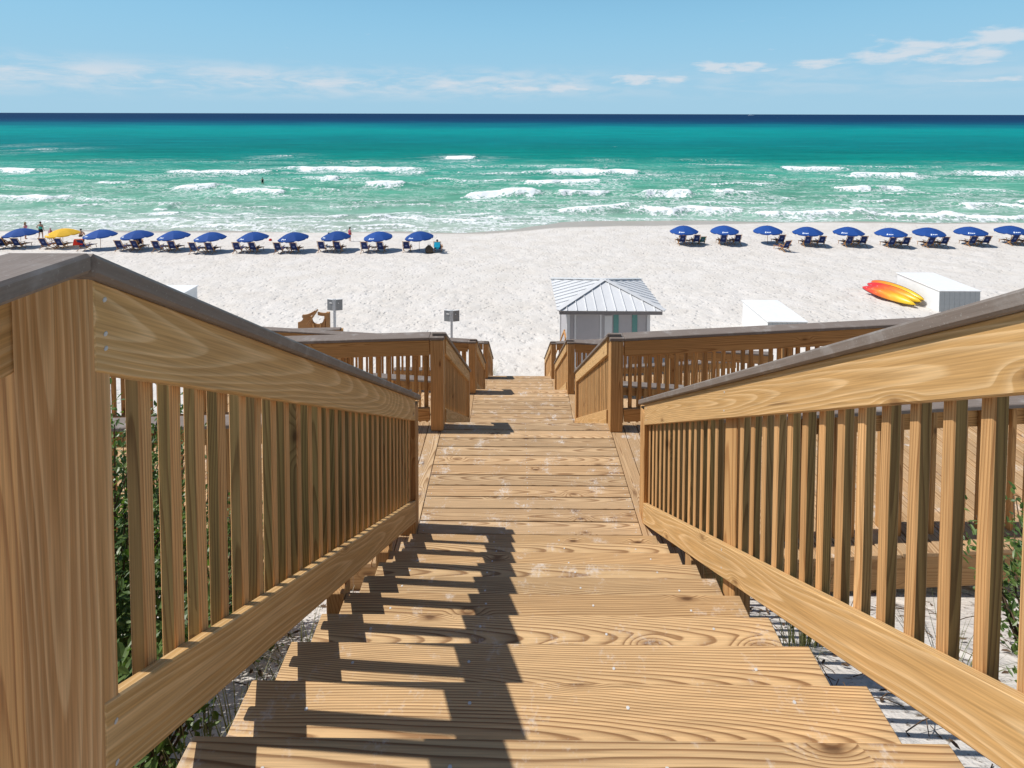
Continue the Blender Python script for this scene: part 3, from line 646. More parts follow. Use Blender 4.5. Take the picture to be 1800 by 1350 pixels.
box_part('door_handle', (wx0 + 1.10, wy0 - 0.075, kfloor + 1.0), (wx0 + 1.14, wy0 - 0.036, kfloor + 1.16), dr, 'steel')
for x in (wx0 + 1.77, wx0 + 2.50):
    box_part('teal_stripe', (x, wy0 - 0.03, kfloor), (x + 0.2, wy0 + 0.01, KZ - 0.10), kio, 'teal')
box_part('service_shutter', (wx0 + 1.42, wy0 - 0.022, kfloor + 0.9), (wx0 + 1.72, wy0 + 0.01, KZ - 0.3), kio, 'ktrim')
roof = box_part('roof', (KX0 + 0.03, KY0 + 0.03, KZ - 0.17), (KX1 - 0.03, KY1 - 0.03, KZ - 0.006), kio, 'fascia')
apex = Vector(((KX0 + KX1) / 2 + 0.05, (KY0 + KY1) / 2 - 0.05, KZ + 0.60))
cs = [Vector((KX0 - .05, KY0 - .05, KZ)), Vector((KX1 + .05, KY0 - .05, KZ)), Vector((KX1 + .05, KY1 + .05, KZ)), Vector((KX0 - .05, KY1 + .05, KZ))]
def clip(poly, p, n):
    out = []
    for i in range(len(poly)):
        a, b = poly[i], poly[(i + 1) % len(poly)]; da, db = (a - p).dot(n), (b - p).dot(n)
        if da >= 0: out.append(a)
        if da * db < 0: out.append(a + (b - a) * (da / (da - db)))
    return out
for f in range(4):
    a, b = cs[f], cs[(f + 1) % 4]; e = (b - a); L = e.length; e.normalize()
    nrm = (b - a).cross(apex - a).normalized(); down = nrm.cross(e); N = 11
    for j in range(N):
        pa, pb = a + e * (L * j / N + 0.012), a + e * (L * (j + 1) / N - 0.012)
        poly = clip(clip([a, b, apex], pa, e), pb, -e)
        if len(poly) >= 3:
            vs, fs = poly_prism([p + nrm * 0.012 for p in poly], nrm, 0.015); add_part('roof_panel', vs, fs, roof, M['metal_roof'])
        if j:
            p0 = a + e * (L * j / N); t_end = 1e9
            dirn = (apex - (a + b) / 2); dirn = (dirn - e * dirn.dot(e)).normalized()
            h = min((p0 - a).length, (b - p0).length) / max(1e-3, (apex - a).dot(e) if (p0 - a).length < (apex - a).dot(e) else L - (apex - a).dot(e)) if False else None
            fr_ = (apex - a).dot(e); s_ = (p0 - a).dot(e); full = (apex - a - e * fr_).length
            ln = full * (s_ / fr_ if s_ < fr_ else (L - s_) / (L - fr_))
            q = p0 + dirn * ln
            board('seam', p0 + nrm * 0.02, q + nrm * 0.02, 0.026, 0.060, roof, 'metal_roof', e, 0.004)
for c in cs:
    board('ridge_cap', c + Vector((0, 0, 0.045)), apex + Vector((0, 0, 0.05)), 0.22, 0.02, roof, 'ktrim', (Vector((0, 0, 1)).cross(apex - c)), 0.004)
lean = thing('frame_panel', (wx0 - 0.5, 20.6, kfloor), 'wooden framed panel leaning on the left wall of the kiosk', 'panel')
for a, b in (((-0.62, 20.45, 0.0), (-0.06, 20.45, 1.55)), ((-0.62, 21.15, 0.0), (-0.06, 21.15, 1.55)), ((-0.62, 20.49, 0.05), (-0.62, 21.11, 0.05)), ((-0.08, 20.49, 1.5), (-0.08, 21.11, 1.5))):
    board('frame_rail', (wx0 + a[0], a[1], kfloor + a[2]), (wx0 + b[0], b[1], kfloor + b[2]), 0.07, 0.05, lean, 'chairwood', (0, 1, 0) if a[1] == b[1] else (1, 0, 0))

# ---------------------------------------------------------------- white boxes, kayaks, rack, signs
def storage_box(x0, x1, y0, y1, ztop, label):
    zg = min(float(gz((x0 + x1) / 2, y0)), float(gz((x0 + x1) / 2, y1))) - 0.15
    root = thing('storage_box', ((x0 + x1) / 2, (y0 + y1) / 2, zg), label, 'storage box', 'white storage boxes on the sand')
    n = 8
    box_part('box_body', (x0 + 0.02, y0 + 0.03, zg), (x1 - 0.02, y1 - 0.02, ztop - 0.05), root, 'white', 0.01)
    for k in range(n):
        a = x0 + (x1 - x0) * k / n
        box_part('front_board', (a + 0.004, y0 + 0.005, zg), (a + (x1 - x0) / n - 0.004, y0 + 0.029, ztop - 0.055), root, 'box_shade', 0.004)
    box_part('lid', (x0 - 0.03, y0 - 0.03, ztop - 0.048), (x1 + 0.03, y1 + 0.03, ztop), root, 'white', 0.012)
storage_box(23.45, 25.7, 28.9, 32.2, Z(9.72), 'white storage box with kayaks leaning against its left side')
storage_box(11.6, 13.4, 23.9, 26.65, Z(9.5), 'white storage box standing between the kiosk and the kayaks')
storage_box(-20.0, -17.6, 27.3, 28.7, Z(9.55), 'white storage box partly hidden behind the left stair rail')

def kayak_mat(name, flip, base=0.15):
    k = NT(name); o = k.n('ShaderNodeTexCoord').outputs['Object']; s = k.n('ShaderNodeSeparateXYZ'); k.set(s.inputs[0], o)
    n = k.noise(k.vmath('MULTIPLY', o, (1.2, 4, 4)), 1.0, 4, 0.6).outputs['Fac']
    t = k.math('ADD', k.math('MULTIPLY', s.outputs[0], flip / 2.4), k.math('ADD', base, k.math('MULTIPLY', n, 0.7)))
    c = k.ramp(t, [(0.05, (0.62, 0.03, 0.03, 1)), (0.32, (0.74, 0.13, 0.02, 1)), (0.62, (0.80, 0.30, 0.02, 1)), (0.92, (0.80, 0.50, 0.02, 1))])
    sc = k.rng(k.noise(k.vmath('MULTIPLY', o, (2.2, 9, 9)), 1.0, 5, 0.7).outputs['Fac'], 0.60, 0.70, 0, 0.6)
    c = k.mix(sc, c, (0.75, 0.62, 0.55, 1)); k.base(c, 0.35, 0.5); return k.m
M['kay1'] = kayak_mat('kayak_red_to_yellow', 1.0); M['kay2'] = kayak_mat('kayak_red_hull', 0.9, 0.02); M['kay3'] = kayak_mat('kayak_yellow_hull', 0.6, 0.38)
def kayak(p, q, tilt, mat, label):
    """Sit-on-top kayak from bow p to stern q lying on its edge, seen from the hull side."""
    p = Vector(p); q = Vector(q); L = (q - p).length
    root = tag(place('kayak', None, None, axes((p + q) / 2, q - p) @ Matrix.Rotation(tilt, 4, 'X')), label, 'kayak', 'kayaks beside the white storage box')
    NS, NR = 22, 16; vs = []; fs = []
    for i in range(NS + 1):
        u = -1 + 2 * i / NS; w = 0.32 * (1 - abs(u) ** 2.2) ** 0.75 + 0.004; rock = 0.10 * abs(u) ** 2.5
        for j in range(NR):
            a = 2 * math.pi * j / NR; c, s = math.cos(a), math.sin(a)
            y = w * (abs(c) ** 0.8) * (1 if c >= 0 else -1)
            keel = 0.03 * math.exp(-(c / 0.16) ** 2) * (1 if s < 0 else 0)
            z = (0.11 if s > 0 else 0.19) * (1 - abs(u) ** 3.0) ** 0.6 * (abs(s) ** 0.9) * (1 if s >= 0 else -1) + rock - keel
            if s > 0.5 and abs(u) < 0.45: z -= 0.09 * (1 - (u / 0.45) ** 2)
            vs.append(Vector((u * L / 2, y, z)))
    for i in range(NS):
        for j in range(NR): fs.append((i * NR + j, (i + 1) * NR + j, (i + 1) * NR + (j + 1) % NR, i * NR + (j + 1) % NR))
    fs.append(tuple(range(NR))); fs.append(tuple(range(NS * NR + NR - 1, NS * NR - 1, -1)))
    hull = place('hull', mesh_from(vs, fs, 'hull', M[mat], True), root, WM[root.name])
    for u in (-0.93, 0.93):
        place('grab_handle', board_mesh(0.05, 0.12, 0.03, 'dark_cloth', 0.008), root, WM[root.name] @ Matrix.Translation((u * L / 2, 0, 0.13)))
    for s in (-1, 1):   # moulded seam line along the gunwale
        pts = [Vector((u * L / 2, s * (0.32 * (1 - abs(u) ** 2.2) ** 0.75 + 0.012), 0.10 * abs(u) ** 2.5)) for u in np.linspace(-0.97, 0.97, 18)]
        v2, f2 = tube_geo(pts, 0.012, 5); place('gunwale', mesh_from(v2, f2, 'gunwale', M['dark_cloth'], True), root, WM[root.name])
def tube_geo(pts, r, n=6, cap=True):
    vs = []; fs = []
    for i, p in enumerate(pts):
        t = (pts[min(i + 1, len(pts) - 1)] - pts[max(i - 1, 0)]).normalized(); q = t.to_track_quat('Z', 'Y')
        rr = r[i] if isinstance(r, (list, tuple)) else r
        for k in range(n): vs.append(p + q @ Vector((math.cos(2 * math.pi * k / n) * rr, math.sin(2 * math.pi * k / n) * rr, 0)))
    for i in range(len(pts) - 1):
        for k in range(n): fs.append((i * n + k, i * n + (k + 1) % n, (i + 1) * n + (k + 1) % n, (i + 1) * n + k))
    if cap: fs.append(tuple(range(n - 1, -1, -1))); fs.append(tuple(range((len(pts) - 1) * n, len(pts) * n)))
    return vs, fs
kz = float(gz(22.3, 31))
kayak((21.65, 32.7, kz + 0.34), (22.50, 29.4, kz + 0.42), R(-140), 'kay1', 'front red and yellow kayak lying on its side, scuffed hull outwards')
kayak((22.1, 32.95, kz + 0.46), (22.95, 29.6, kz + 0.50), R(-122), 'kay2', 'middle kayak with red edge, wedged behind the front one')
kayak((22.45, 33.1, kz + 0.55), (23.22, 29.75, kz + 0.55), R(-112), 'kay3', 'rear yellow kayak leaning directly on the white storage box')

def cutout_board(parent, x, y0, y1, z0, z1, notches, th=0.05):
    """Upright board with round notches cut from its upper edge."""
    n = 40; top = []
    for i in range(n + 1):
        y = y0 + (y1 - y0) * i / n; z = z1
        for cy, r in notches:
            if abs(y - cy) < r: z = min(z, z1 - math.sqrt(r * r - (y - cy) ** 2) * 0.9)
        top.append((y, z))
    vs = []
    for dx in (-th / 2, th / 2):
        for y, z in top: vs.append((x + dx, y, z))
        for y, z in top: vs.append((x + dx, y, z0))
    m = n + 1; fs = []
    for i in range(n):
        fs.append((i, i + 1, m + i + 1, m + i)); fs.append((2 * m + i + 1, 2 * m + i, 3 * m + i, 3 * m + i + 1))
        fs.append((i + 1, i, 2 * m + i, 2 * m + i + 1)); fs.append((m + i, m + i + 1, 3 * m + i + 1, 3 * m + i))
    fs.append((0, m, 3 * m, 2 * m)); fs.append((n, 2 * m + n, 3 * m + n, m + n))
    return vs, fs
RX, RY, RZ = -7.9, 20.3, float(gz(-7.9, 20.3))
rack = thing('board_rack', (RX, RY, RZ), 'brown wooden board rack with curved cutouts beyond the left ramp', 'rack')
def rot_cut(cx, cy, rz, y0, y1, z0, z1, notches, tilt=0.0):
    vs, fs = cutout_board(None, 0, y0, y1, z0, z1, notches)
    m = Matrix.Translation((cx, cy, 0)) @ Matrix.Rotation(rz, 4, 'Z') @ Matrix.Translation((0, 0, RZ)) @ Matrix.Rotation(tilt, 4, 'X') @ Matrix.Translation((0, 0, -RZ))
    add_part('cutout_board', [m @ Vector(v) for v in vs], fs, rack, M['driftwood'])
def curved_beam(name, p0, p1, sag, w, th):
    """Sawn beam with a hollow (sagging) upper and lower edge between two points in the XZ plane."""
    n = 10; vs = []; fs = []
    for i in range(n + 1):
        t = i / n; c = Vector(p0).lerp(Vector(p1), t) + Vector((0, 0, -sag * 4 * t * (1 - t)))
        for dy in (-th / 2, th / 2): vs += [c + Vector((0, dy, w / 2)), c + Vector((0, dy, -w / 2))]
    for i in range(n):
        a = 4 * i; b = a + 4
        fs += [(a, b, b + 1, a + 1), (a + 3, b + 3, b + 2, a + 2), (a, a + 2, b + 2, b), (a + 1, b + 1, b + 3, a + 3)]
    fs += [(0, 1, 3, 2), (4 * n + 2, 4 * n + 3, 4 * n + 1, 4 * n)]
    add_part(name, vs, fs, rack, M['driftwood'])
rot_cut(-8.18, 20.2, R(-90), -0.30, 0.24, RZ - .3, RZ + 2.30, [(-0.34, 0.26)])
rot_cut(-7.62, 20.05, R(-90), -0.28, 0.26, RZ - .3, RZ + 2.26, [(-0.02, 0.22)])
curved_beam('rack_arm', (-8.22, 20.0, RZ + 2.38), (-7.74, 20.0, RZ + 2.56), 0.05, 0.12, 0.07)
curved_beam('rack_arm', (-7.62, 20.0, RZ + 2.50), (-7.22, 20.0, RZ + 2.48), 0.03, 0.11, 0.07)
board('brace', (-8.0, 19.92, RZ + 2.10), (-7.62, 19.92, RZ + 2.66), 0.15, 0.06, rack, 'driftwood', (0, 1, 0))
board('rack_post', (-7.24, 20.02, RZ - .3), (-7.24, 20.02, RZ + 2.54), 0.13, 0.13, rack, 'driftwood', (1, 0, 0))
board('rack_post', (-8.36, 20.6, RZ - .3), (-8.36, 20.6, RZ + 2.1), 0.12, 0.12, rack, 'driftwood', (1, 0, 0))
board('crosspiece', (-7.36, 20.1, RZ + 1.6), (-7.36, 20.1, RZ + 2.44), 0.10, 0.05, rack, 'chairwood', (1, 0, 0))
for s_ in (-1, 1): board('brace', (-7.66 + s_ * 0.05, 19.98, RZ + 1.5), (-7.66 + s_ * 0.15, 19.98, RZ + 2.12), 0.06, 0.05, rack, 'chairwood', (1, 0, 0))

def sign(x, y, zt, label):
    zg = float(gz(x, y)) - 0.4
    root = thing('sign_post', (x, y, zg), label, 'sign', 'grey notice boards on posts beside the stairs')
    board('post_shaft', (x, y, zg), (x, y, zt + 0.01), 0.075, 0.075, root, 'postgrey', (1, 0, 0))
    for s, ang in ((-1, R(16)), (1, R(-16))):
        m = Matrix.Translation((x + s * 0.045, y - 0.01, zt - 0.20)) @ Matrix.Rotation(-ang, 4, 'Z') @ Matrix.Translation((s * 0.115, 0, 0))
        p = place('sign_panel', board_mesh(0.22, 0.03, 0.38, 'sign', 0.004), root, m)
        for dx in (-0.107, 0.107): place('panel_rim', board_mesh(0.012, 0.036, 0.38, 'postgrey', 0.002), p, m @ Matrix.Translation((dx, 0, 0)))
        place('panel_rim', board_mesh(0.226, 0.045, 0.02, 'white', 0.003), p, m @ Matrix.Translation((0, 0, 0.197)))
        if s < 0: place('bracket_plate', board_mesh(0.10, 0.012, 0.028, 'white', 0.003), p, m @ Matrix.Translation((0.03, -0.022, 0.075)))
        else: place('bracket_plate', board_mesh(0.035, 0.012, 0.035, 'white', 0.003), p, m @ Matrix.Translation((-0.02, -0.022, 0.07)))
sign(-6.28, 18.0, Z(6.46), 'grey two panel sign on a post, the left one near the wooden rack')
sign(-2.21, 18.0, Z(6.83), 'grey two panel sign on a post rising behind the left ramp rail')

# ---------------------------------------------------------------- umbrellas, chairs, tables
def make_umbrella(mat, label, group):
    root = thing('beach_umbrella', (0, 0, 0), label, 'umbrella', group)
    cx = Matrix.Translation((0, 0, 1.22)) @ Matrix.Rotation(R(-3), 4, 'Y') @ Matrix.Rotation(R(22.5), 4, 'Z')
    n, sub, rad, dome = 8, 5, 1.29, 0.50
    vs = [Vector((0, 0, dome))]; fs = []; ringn = n * sub
    def pt(a, t):
        k = (a * n) % 1.0; sag = 1 - 0.055 * math.sin(math.pi * k) * t; r = rad * t * sag
        return Vector((math.cos(2 * math.pi * a) * r, math.sin(2 * math.pi * a) * r, dome * (1 - t ** 1.75) - 0.02 * math.sin(math.pi * k) * t))
    ts = (0.2, 0.42, 0.64, 0.84, 1.0)
    for t in ts:
        for j in range(ringn): vs.append(pt(j / ringn, t))
    for j in range(ringn):       # valance
        p = pt(j / ringn, 1.0); vs.append(Vector((p.x * 0.99, p.y * 0.99, p.z - (0.10 if j % sub else 0.035))))
    for j in range(ringn):
        fs.append((0, 1 + j, 1 + (j + 1) % ringn))
        for q in range(len(ts)): b = 1 + q * ringn; fs.append((b + j, b + ringn + j, b + ringn + (j + 1) % ringn, b + (j + 1) % ringn))
    can = place('canopy', mesh_from(vs, fs, 'canopy', M[mat], False), root, cx)
    v2, f2 = tube_geo([Vector((0, 0, -0.3)), Vector((0, 0, 1.2)), Vector((-0.06, 0, 1.72)), Vector((-0.065, 0, 1.78))], 0.021, 7)
    place('pole', mesh_from(v2, f2, 'pole', M['chairwood'], True), root, Matrix.Identity(4))
    v3 = []; f3 = []
    for j in range(n):
        pts = [pt(j / n, t) - Vector((0, 0, 0.015)) for t in (0.05, 0.5, 1.0)]
        a, b = tube_geo(pts, 0.008, 4); f3 += [tuple(i + len(v3) for i in f) for f in b]; v3 += a
    place('ribs', mesh_from(v3, f3, 'ribs', M['postgrey']), can, cx)
    # printed emblem and a line of lettering too small to read, on one valance-side panel
    a0 = 0.56
    for (da, t0, t1) in ((0.0, 0.80, 0.92), (0.022, 0.82, 0.89), (0.040, 0.83, 0.89), (0.058, 0.82, 0.88)):
        q = [pt(a0 + da + x, t) * 1.0 + Vector((0, 0, 0.012)) for x, t in ((0, t0), (0, t1), (0.014, t1), (0.014, t0))]
        place('printed_mark', mesh_from(q, [(0, 1, 2, 3)], 'printed_mark', M['print']), can, cx)
    return root
def strip(pts, w, th):
    """Sagging sling: width along X, following pts in the YZ plane, with thickness."""
    vs = []
    for dz in (th, 0):
        for y, z in pts: vs += [Vector((-w / 2, y, z + dz)), Vector((w / 2, y, z + dz))]
    n = len(pts); fs = []; o = 2 * n
    for i in range(n - 1):
        a = 2 * i; fs.append((a, a + 2, a + 3, a + 1)); fs.append((o + a, o + a + 1, o + a + 3, o + a + 2))
        fs.append((a, o + a, o + a + 2, a + 2)); fs.append((a + 1, a + 3, o + a + 3, o + a + 1))
    fs.append((0, 1, o + 1, o)); e = 2 * n - 2; fs.append((e, o + e, o + e + 1, e + 1)); return vs, fs
def make_chair(sling='navy'):
    root = thing('lounge_chair', (0, 0, 0), 'x', 'lounge chair', 'folding lounge chairs under the umbrellas')
    I = Matrix.Identity(4); w = 0.62
    bk = [(-0.03, 0.33), (-0.12, 0.52), (-0.22, 0.72), (-0.33, 0.93), (-0.36, 1.0)]
    vs, fs = strip(bk, 0.52, 0.02); b = place('back_sling', mesh_from(vs, fs, 'back_sling', M[sling]), root, I)
    em = [(-0.06 + 0.12 * math.cos(t) * 0.9, math.sin(t)) for t in np.linspace(0, 2 * math.pi, 10)[:-1]]
    ev = []
    for t in np.linspace(0, 2 * math.pi, 11)[:-1]:
        s = 0.66 + 0.085 * math.sin(t); y = -0.19 - (s - 0.66) * 0.5 - 0.012; ev.append(Vector((0.11 * math.cos(t), y, s - 0.006)))
    place('round_emblem', mesh_from(ev, [tuple(range(10))], 'round_emblem', M['emblem']), b, I)
    vs, fs = strip([(-0.03, 0.33), (0.15, 0.29), (0.35, 0.30), (0.52, 0.36)], 0.52, 0.02); place('seat_sling', mesh_from(vs, fs, 'seat_sling', M[sling]), root, I)
    vs, fs = strip([(0.56, 0.35), (0.85, 0.32), (1.16, 0.30)], 0.46, 0.02); place('foot_rest', mesh_from(vs, fs, 'foot_rest', M[sling]), root, I)
    for s in (-1, 1):
        x = s * w / 2
        board('back_stile', (x, 0.10, 0.18), (x, -0.40, 1.08), 0.045, 0.03, root, 'chairwood', (0, 1, 0.5))
        board('front_leg', (x * 0.93, -0.12, 0.36), (x * 0.93, 0.50, 0.0), 0.045, 0.03, root, 'chairwood', (0, 0, 1))
        board('rear_leg', (x * 0.96, 0.42, 0.44), (x * 0.96, -0.34, 0.0), 0.045, 0.03, root, 'chairwood', (0, 0, 1))
        board('side_rail', (x, -0.05, 0.36), (x, 0.58, 0.39), 0.05, 0.03, root, 'chairwood', (0, 0, 1))
        board('armrest', (x * 1.06, -0.20, 0.60), (x * 1.06, 0.40, 0.63), 0.07, 0.025, root, 'chairwood', (1, 0, 0))
        board('arm_post', (x, 0.36, 0.38), (x, 0.30, 0.62), 0.04, 0.03, root, 'chairwood', (0, 1, 0))
        board('foot_rail', (x * 0.85, 0.5, 0.35), (x * 0.85, 1.2, 0.31), 0.045, 0.03, root, 'chairwood', (0, 0, 1))
        board('foot_leg', (x * 0.85, 1.05, 0.31), (x * 0.85, 1.12, 0.0), 0.04, 0.03, root, 'chairwood', (0, 1, 0))
    board('head_bar', (-w / 2, -0.38, 1.04), (w / 2, -0.38, 1.04), 0.04, 0.03, root, 'chairwood', (0, 0, 1))
    return root
def make_table():
    root = thing('side_table', (0, 0, 0), 'x', 'side table', 'small folding tables between the chairs')
    for k in range(5): board('slat', (-0.24, -0.2 + k * 0.1, 0.42), (0.24, -0.2 + k * 0.1, 0.42), 0.085, 0.018, root, 'chairwood', (0, 1, 0))
    for y in (-0.15, 0.15):
        board('leg', (-0.2, y, 0.0), (0.2, y + 0.03, 0.41), 0.04, 0.025, root, 'chairwood', (0, 1, 0)); board('leg', (0.2, y, 0.0), (-0.2, y - 0.03, 0.41), 0.04, 0.025, root, 'chairwood', (0, 1, 0))
    return root
LEFT = [(-44.61, 46.75), (-40.85, 46.82), (-36.99, 46.25), (-33.45, 45.94), (-30.09, 45.76), (-26.48, 45.1), (-22.86, 45.29), (-19.31, 45.24), (-15.78, 45.79), (-12.05, 45.74), (-8.48, 45.94)]
RIGHT = [(15.7, 48.77), (19.49, 48.85), (23.55, 48.93), (27.0, 48.45), (30.82, 48.53), (34.37, 48.07), (38.01, 48.27), (42.23, 48.76), (46.6, 49.4)]
ordn = ['first', 'second', 'third', 'fourth', 'fifth', 'sixth', 'seventh', 'eighth', 'ninth', 'tenth', 'eleventh']
proto_u = make_umbrella('blue', 'x', 'blue umbrellas in two rows on the beach'); proto_y = make_umbrella('yellow', 'yellow beach umbrella, the only one among the blue umbrellas', None)
proto_c = make_chair(); proto_t = make_table(); first = {'u': True, 'c': True, 't': True, 'green': True}
def put(proto, key, x, y, rz, label, dz=0.0, tilt=0.0):
    m = Matrix.Translation((x, y, float(gz(x, y)) + dz)) @ Matrix.Rotation(rz, 4, 'Z')
    if first.get(key): first[key] = False; proto.matrix_basis = m; WM[proto.name] = m; o = proto
    else: o = copy_tree(proto, m)
    o['label'] = label; return o
def row(pos, name, left):
    n = len(pos)
    for i, (x, y) in enumerate(pos):
        w = '%s umbrella of the %s row' % (ordn[i], name)
        if left and i == 1:
            m = Matrix.Translation((x, y, float(gz(x, y)))); proto_y.matrix_basis = m; WM[proto_y.name] = m; w = 'yellow umbrella'
        else:
            put(proto_u, 'u', x, y, random.uniform(-.3, .3), 'blue beach umbrella, %s from the left in the %s row' % (ordn[i], name))
        # world offsets of the chairs from the pole
        offs = ((-0.95, -0.75, 'left'), (0.42, -0.75, 'right')) if left else ((-0.35, -0.55, 'left'), (0.98, -0.45, 'right'))
        for dx, dy, sd in offs:
            if left and i == 2 and sd == 'right': continue
            a = random.uniform(-.10, .06); ddx, ddy = dx, dy
            if left and i == 10 and sd == 'right': ddx = 1.75
            if not left and i == 2 and sd == 'left': ddx, ddy, a = 0.15, -3.0, 0.25
            lab = '%s navy lounge chair under the %s' % (sd, w)
            if not left and i == 2 and sd == 'left': lab = 'navy lounge chair set out alone in front of the third umbrella of the right row'
            if left and i == 2: lab = 'single navy lounge chair under the third umbrella of the left row'
            put(proto_c, 'c', x + ddx, y + ddy, a, lab)
        if not (left and i in (10, 2)) and not (not left and i == 2):
            put(proto_t, 't', x + (-0.24 if left else 0.28), y - 0.35, random.uniform(-.3, .3), 'small wooden table between the chairs of the %s' % w)
row(LEFT, 'left', True); row(RIGHT, 'right', False)
put(proto_u, 'u', -48.6, 46.9, 0.4, 'blue beach umbrella cut off by the left edge of the picture')
gc = put(make_chair('green_sling'), 'green', 17.25, 48.4, 0.1, 'dark green beach chair right of the navy chairs under the first right umbrella'); gc.scale = (0.9, 0.9, 0.82); gc['group'] = 'beach chairs brought along'
gc2 = put(proto_c, 'c', -34.1, 46.9, 0.5, 'navy lounge chair turned sideways behind the fourth left umbrella')

# ---------------------------------------------------------------- people
def person(label, loc, pose, rz=0.0, hair='hair_dark', suit=(), height=1.66, long_hair=False, hat=None):
    k = height / 1.66
    J = {'pelvis': (0, 0, .92), 'waist': (0, 0, 1.06), 'chest': (0, .01, 1.26), 'neck': (0, 0, 1.42), 'head': (0, .02, 1.51), 'crown': (0, .01, 1.62)}
    for s, n in ((-1, 'l'), (1, 'r')):
        J.update({'sh' + n: (s * .16, 0, 1.36), 'el' + n: (s * .23, -.02, 1.10), 'wr' + n: (s * .24, .06, .87), 'ha' + n: (s * .245, .085, .80),
                  'hp' + n: (s * .085, 0, .86), 'kn' + n: (s * .095, .02, .47), 'an' + n: (s * .10, -.02, .07), 'to' + n: (s * .12, .13, .03)})
    if pose == 'hips':
        J.update({'ell': (-.33, -.04, 1.14), 'wrl': (-.17, .05, .99), 'hal': (-.13, .07, .95), 'knr': (.15, .02, .47), 'anr': (.19, -.02, .07), 'tor': (.23, .12, .03), 'knl': (-.12, .02, .47), 'anl': (-.16, -.02, .07), 'tol': (-.2, .12, .03)})
    if pose in ('sit', 'recline'):
        J = {'pelvis': (0, 0, .42), 'waist': (0, -.06, .55), 'chest': (0, -.14, .76), 'neck': (0, -.18, .93), 'head': (0, -.17, 1.02), 'crown': (0, -.19, 1.13)}
        for s, n in ((-1, 'l'), (1, 'r')):
            J.update({'sh' + n: (s * .16, -.16, .87), 'el' + n: (s * .27, -.02, .66), 'wr' + n: (s * .26, .20, .62), 'ha' + n: (s * .25, .27, .62),
                      'hp' + n: (s * .085, .05, .41), 'kn' + n: (s * .11, .47, .50), 'an' + n: (s * .11, .84, .38), 'to' + n: (s * .12, .90, .48)})
    if pose == 'kneel':   # sitting on the sand with drawn-up knees
        J = {'pelvis': (0, 0, .13), 'waist': (0, .01, .27), 'chest': (0, .06, .46), 'neck': (0, .09, .62), 'head': (0, .12, .71), 'crown': (0, .11, .82)}
        for s, n in ((-1, 'l'), (1, 'r')):
            J.update({'sh' + n: (s * .16, .08, .56), 'el' + n: (s * .22, .22, .36), 'wr' + n: (s * .12, .40, .35), 'ha' + n: (s * .08, .45, .37),
                      'hp' + n: (s * .085, .05, .12), 'kn' + n: (s * .12, .38, .42), 'an' + n: (s * .11, .55, .06), 'to' + n: (s * .12, .68, .03)})
    if pose == 'bend':
        J.update({'waist': (0, .10, 1.0), 'chest': (0, .30, 1.10), 'neck': (0, .44, 1.14), 'head': (0, .52, 1.17), 'crown': (0, .62, 1.22)})
        for s, n in ((-1, 'l'), (1, 'r')): J.update({'sh' + n: (s * .16, .38, 1.11), 'el' + n: (s * .20, .44, .84), 'wr' + n: (s * .17, .52, .62), 'ha' + n: (s * .16, .54, .55)})
    rad = {'pelvis': .125, 'waist': .105, 'chest': .125, 'neck': .048, 'head': .078, 'crown': .060}
    for n in 'lr': rad.update({'sh' + n: .058, 'el' + n: .040, 'wr' + n: .027, 'ha' + n: .030, 'hp' + n: .085, 'kn' + n: .055, 'an' + n: .036, 'to' + n: .028})
    E = [('pelvis', 'waist'), ('waist', 'chest'), ('chest', 'neck'), ('neck', 'head'), ('head', 'crown')]
    for n in 'lr': E += [('chest', 'sh' + n), ('sh' + n, 'el' + n), ('el' + n, 'wr' + n), ('wr' + n, 'ha' + n), ('pelvis', 'hp' + n), ('hp' + n, 'kn' + n), ('kn' + n, 'an' + n), ('an' + n, 'to' + n)]
    for s, n in ((-1, 'l'), (1, 'r')):        # five fingers to a hand
        h = Vector(J['ha' + n]); w = Vector(J['wr' + n]); d = (h - w).normalized(); sd = d.cross(Vector((0, 0, 1))) if abs(d.z) < .8 else Vector((0, 1, 0)); sd.normalize()
        for f, (o, ln) in enumerate(((-.032, .05), (-.012, .075), (.008, .08), (.026, .07), (.042, .055))):
            J['f%s%d' % (n, f)] = tuple(h + sd * o + d * ln * (.5 if f == 0 else 1)); rad['f%s%d' % (n, f)] = .009; E.append(('ha' + n, 'f%s%d' % (n, f)))
    names = list(J); me = bpy.data.meshes.new('body'); me.from_pydata([Vector(J[q]) * k for q in names], [(names.index(a), names.index(b)) for a, b in E], [])
    o = place('person', me, None, Matrix.Translation(loc) @ Matrix.Rotation(rz, 4, 'Z')); me.materials.append(M['skin'])
    sk = o.modifiers.new('Skin', 'SKIN'); sk.use_smooth_shade = True
    for i, q in enumerate(names): v = me.skin_vertices[0].data[i]; v.radius = (rad[q] * k, rad[q] * k); v.use_root = (q == 'pelvis')
    o.modifiers.new('Subdivision', 'SUBSURF').levels = 1
    o.modifiers['Subdivision'].render_levels = 1
    tag(o, label, 'person')
    def blob(name, c, r, mat):
        bm = bmesh.new(); bmesh.ops.create_icosphere(bm, subdivisions=2, radius=1.0)
        for v in bm.verts: v.co = Vector((v.co.x * r[0], v.co.y * r[1], v.co.z * r[2])) * k + Vector(c) * k
        m2 = bpy.data.meshes.new(name); bm.to_mesh(m2); bm.free(); m2.materials.append(M[mat])
        for p in m2.polygons: p.use_smooth = True
        return place(name, m2, o, WM[o.name])
    hd = (Vector(J['head']) + Vector(J['crown'])) / 2; ax = (Vector(J['crown']) - Vector(J['head'])).normalized(); fwd = Vector((0, 1, 0)) if abs(ax.y) < .6 else Vector((0, 0, -1))
    blob('hair', hd + ax * .035 - fwd * .025, (.093, .098, .09), hair)
    if long_hair: blob('hair', hd - fwd * .075 - ax * .11, (.085, .045, .16), hair)
